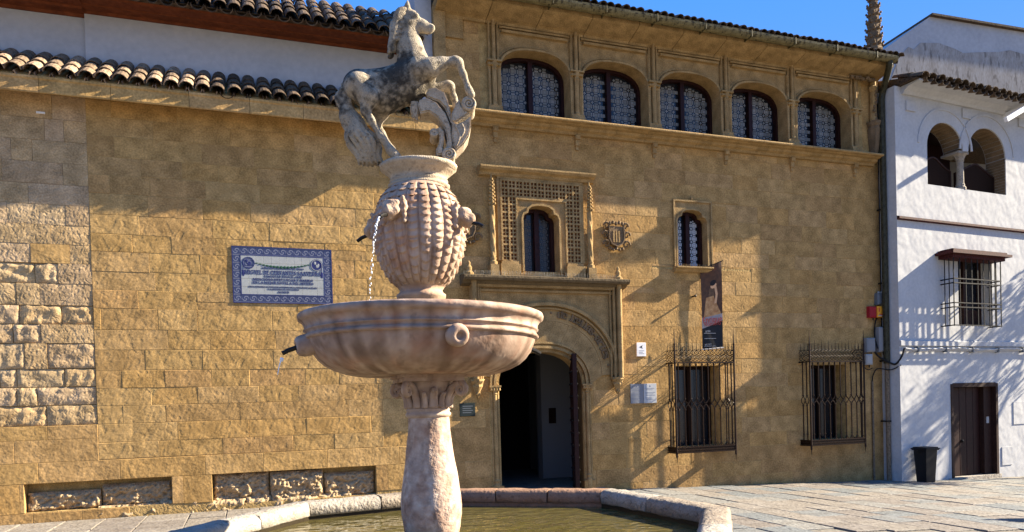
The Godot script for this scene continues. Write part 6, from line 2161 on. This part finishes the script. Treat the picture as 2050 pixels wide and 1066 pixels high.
# ---------------------------------------------------------------- the plaza
func plaza() -> void:
	var st := S()
	var xs := [-300.0, -60.0, -20.0]
	for k in 48: xs.append(-10.0 + k)
	xs += [45.0, 80.0, 300.0]
	var zs := [-300.0, -40.0, 0.6, 4.0, 10.0, 20.0, 60.0, 300.0]
	for i in xs.size() - 1:
		for j in zs.size() - 1:
			var a := Vector3(xs[i], gy(xs[i]) - 0.012, zs[j])
			var c := Vector3(xs[i + 1], gy(xs[i + 1]) - 0.012, zs[j + 1])
			quad(st, a, Vector3(c.x, c.y, a.z), c, Vector3(a.x, a.y, c.z), Vector3.UP)
	var g: Node = M("ground", st, mats["paving_bed"])
	tag(g, "stone paved plaza sloping gently down to the right", "ground", "", "structure")
	# paving slabs in strips that run towards the fronts
	var cam := Vector2(EYE.x, EYE.z)
	var hull := PackedVector2Array()
	var ctr := Vector2(1.75, 6.8)
	for v in pool_in: hull.append(ctr + (v - ctr) * 1.1)
	var x := -5.2
	while x < 19.5:
		var w := rng.randf_range(0.5, 0.66)
		var z := 0.05 + rng.randf_range(-0.5, 0.0)
		var front := 0.02 if x < 13.8 else 0.45
		while z < 9.0:
			var l := rng.randf_range(0.45, 1.0)
			var z0 := maxf(z, front)
			var z1 := z + l
			z = z1
			if z1 - z0 < 0.12: continue
			var c := Vector2(x + w / 2, (z0 + z1) / 2)
			var to := c - cam
			var ang := rad_to_deg(atan2(to.x, -to.y))
			if ang < -19.0 or ang > 57.0 or to.length() < 5.0: continue
			if Geometry2D.is_point_in_polygon(c, hull): continue
			var depth := to.rotated(deg_to_rad(-19.5)).y * -1.0
			if (1.62 - gy(c.x)) / maxf(-to.y * cos(deg_to_rad(19.5)) + to.x * sin(deg_to_rad(19.5)), 0.1) > 0.185: continue     # below the frame
			var s2 := S()
			var gap := rng.randf_range(0.004, 0.012)
			var q := []
			var t := rng.randf_range(-0.006, 0.006)
			for e in [[x + gap, z0 + gap], [x + w - gap, z0 + gap], [x + w - gap, z1 - gap], [x + gap, z1 - gap]]:
				q.append(Vector3(e[0] + rng.randf_range(-0.006, 0.006), gy(e[0]) + 0.002 + t + rng.randf_range(-0.003, 0.003), e[1] + rng.randf_range(-0.006, 0.006)))
			var m: Vector3 = (q[0] + q[1] + q[2] + q[3]) / 4.0
			var inn := []
			for v in q: inn.append(m + (v - m) * 0.965 + Vector3(0, 0.007, 0))
			quad(s2, inn[0], inn[1], inn[2], inn[3], Vector3.UP)
			for k in 4:
				var n := (k + 1) % 4
				var out: Vector3 = (q[k] + q[n]) / 2.0 - m
				quad(s2, q[k], q[n], inn[n], inn[k], out + Vector3(0, 0.05, 0))
				quad(s2, q[k], q[n], q[n] - Vector3(0, 0.04, 0), q[k] - Vector3(0, 0.04, 0), out)
			var pink := x < 2.0
			M("paving_slab", s2, mats["paver_%d" % ([2, 4, 5, 2][rng.randi() % 4] if pink else rng.randi() % 6)], g)
		x += w

func added_street_lamp() -> void:
	# unseen lamp, added to cast the small ground shadow at right
	var l := G("added_street_lamp", self, Vector3(15.6, gy(15.6), 6.35))
	tag(l, "added out-of-view street lamp with two lanterns that casts a shadow on the plaza", "street lamp")
	var st := S()
	tube(st, [Vector3(0, 0, 0), Vector3(0, 0.5, 0), Vector3(0, 0.9, 0), Vector3(0, 3.4, 0)], 0.09, 0.04, 10)
	M("post", st, mats["black_iron"], l)
	for s in [-1, 1]:
		st = S()
		tube(st, curve([Vector3(0, 2.7, 0), Vector3(s * 0.3, 3.0, 0), Vector3(s * 0.6, 2.9, 0)], 5), 0.03, 0.025, 6)
		M("arm", st, mats["black_iron"], l)
		st = S()
		lathe(st, PackedVector2Array([Vector2(0.001, 2.45), Vector2(0.12, 2.45), Vector2(0.2, 2.8), Vector2(0.22, 2.82), Vector2(0.05, 2.95), Vector2(0.001, 3.0)]), 6, Transform3D(Basis(), Vector3(s * 0.6, 0, 0)))
		M("lantern", st, mats["black_iron"], l)

func tree() -> void:
	# unseen tree, added to throw dappled shade on the white house
	var at := Vector3(22.6, gy(22.6), 1.35)
	var t := G("added_tree", self, at)
	tag(t, "added out-of-view orange tree whose loose crown dapples the white house", "tree")
	var st := S(true)
	tube(st, curve([Vector3(0, -0.1, 0), Vector3(0.03, 1.2, 0.02), Vector3(-0.02, 2.6, 0), Vector3(0.02, 4.4, 0.03)], 4), 0.13, 0.06, 8)
	M("trunk", st, mats["door_wood"], t)
	var r := RandomNumberGenerator.new()
	r.seed = 5
	var tips := []
	for k in 9:
		var a := TAU * k / 9 + r.randf() * 0.4
		var e := Vector3(sin(a) * r.randf_range(0.5, 1.0), r.randf_range(4.6, 6.9), cos(a) * r.randf_range(0.5, 0.95))
		st = S(true)
		tube(st, curve([Vector3(0, 3.2 + 0.12 * k, 0), e * Vector3(0.5, 0, 0.5) + Vector3(0, lerpf(3.5, e.y, 0.4), 0), e], 4), 0.05, 0.015, 6)
		M("limb", st, mats["door_wood"], t)
		tips.append(e)
	st = S()
	extr(st, V2([0, -0.06, 0.022, -0.02, 0.022, 0.02, 0, 0.07, -0.022, 0.02, -0.022, -0.02]), -0.001, 0.001)
	var mm := MultiMesh.new()
	mm.transform_format = MultiMesh.TRANSFORM_3D
	mm.mesh = mesh_of(st)
	mm.instance_count = 2600
	for k in 2600:
		var c: Vector3 = tips[r.randi() % 9] + Vector3(r.randfn(0, 0.26), r.randfn(0, 0.26), r.randfn(0, 0.26))
		var b := Basis.from_euler(Vector3(r.randf() * TAU, r.randf() * TAU, r.randf() * TAU)) * Basis.from_scale(Vector3.ONE * r.randf_range(0.8, 1.4))
		mm.set_instance_transform(k, Transform3D(b, c))
	var o := MultiMeshInstance3D.new()
	o.name = "crown"
	o.multimesh = mm
	o.material_override = mt("leaf_green", lin(0.04, 0.075, 0.02), 0.6)
	o.set_meta("kind", "stuff")
	t.add_child(o, true)

func _ready() -> void:
	rng.seed = 20240
	# camera: level with a standing person's eyes, turned right along the front, with the lens shifted upwards
	var cam := Camera3D.new()
	cam.name = "camera"
	cam.projection = Camera3D.PROJECTION_FRUSTUM
	cam.near = 0.1
	cam.far = 900.0
	cam.size = 0.1 * 1066.0 / 1480.0
	cam.frustum_offset = Vector2(0, 0.1 * 306.6 / 1480.0)
	cam.position = EYE
	cam.rotation = Vector3(deg_to_rad(-1.0), deg_to_rad(-19.5), deg_to_rad(-1.67))
	add_child(cam)
	var env := Environment.new()
	env.background_mode = Environment.BG_SKY
	var sky := ProceduralSkyMaterial.new()
	sky.sky_top_color = Color(0.118, 0.308, 0.537)
	sky.sky_horizon_color = Color(0.42, 0.46, 0.505)
	sky.sky_curve = 0.15
	sky.ground_bottom_color = Color(0.3, 0.28, 0.25)
	sky.ground_horizon_color = Color(0.5, 0.5, 0.5)
	sky.sun_angle_max = 20.0
	env.sky = Sky.new()
	env.sky.sky_material = sky
	env.tonemap_mode = Environment.TONE_MAPPER_LINEAR
	env.tonemap_exposure = 4.6
	env.sdfgi_enabled = true
	env.ssao_enabled = true
	env.ssil_enabled = true
	var we := WorldEnvironment.new()
	we.name = "environment"
	we.environment = env
	add_child(we)
	var sun := DirectionalLight3D.new()
	sun.name = "sun"
	sun.light_energy = 1.6
	sun.light_color = Color(1.0, 0.945, 0.845)
	sun.light_angular_distance = 0.5
	sun.shadow_enabled = true
	add_child(sun)
	sun.look_at_from_position(SUN * 30.0, Vector3.ZERO)
	make_materials()
	pool()
	plaza()
	museum()
	low_wing()
	white_house()
	houses_behind()
	fountain()
	horse()
	wall_things()
	added_street_lamp()
	tree()
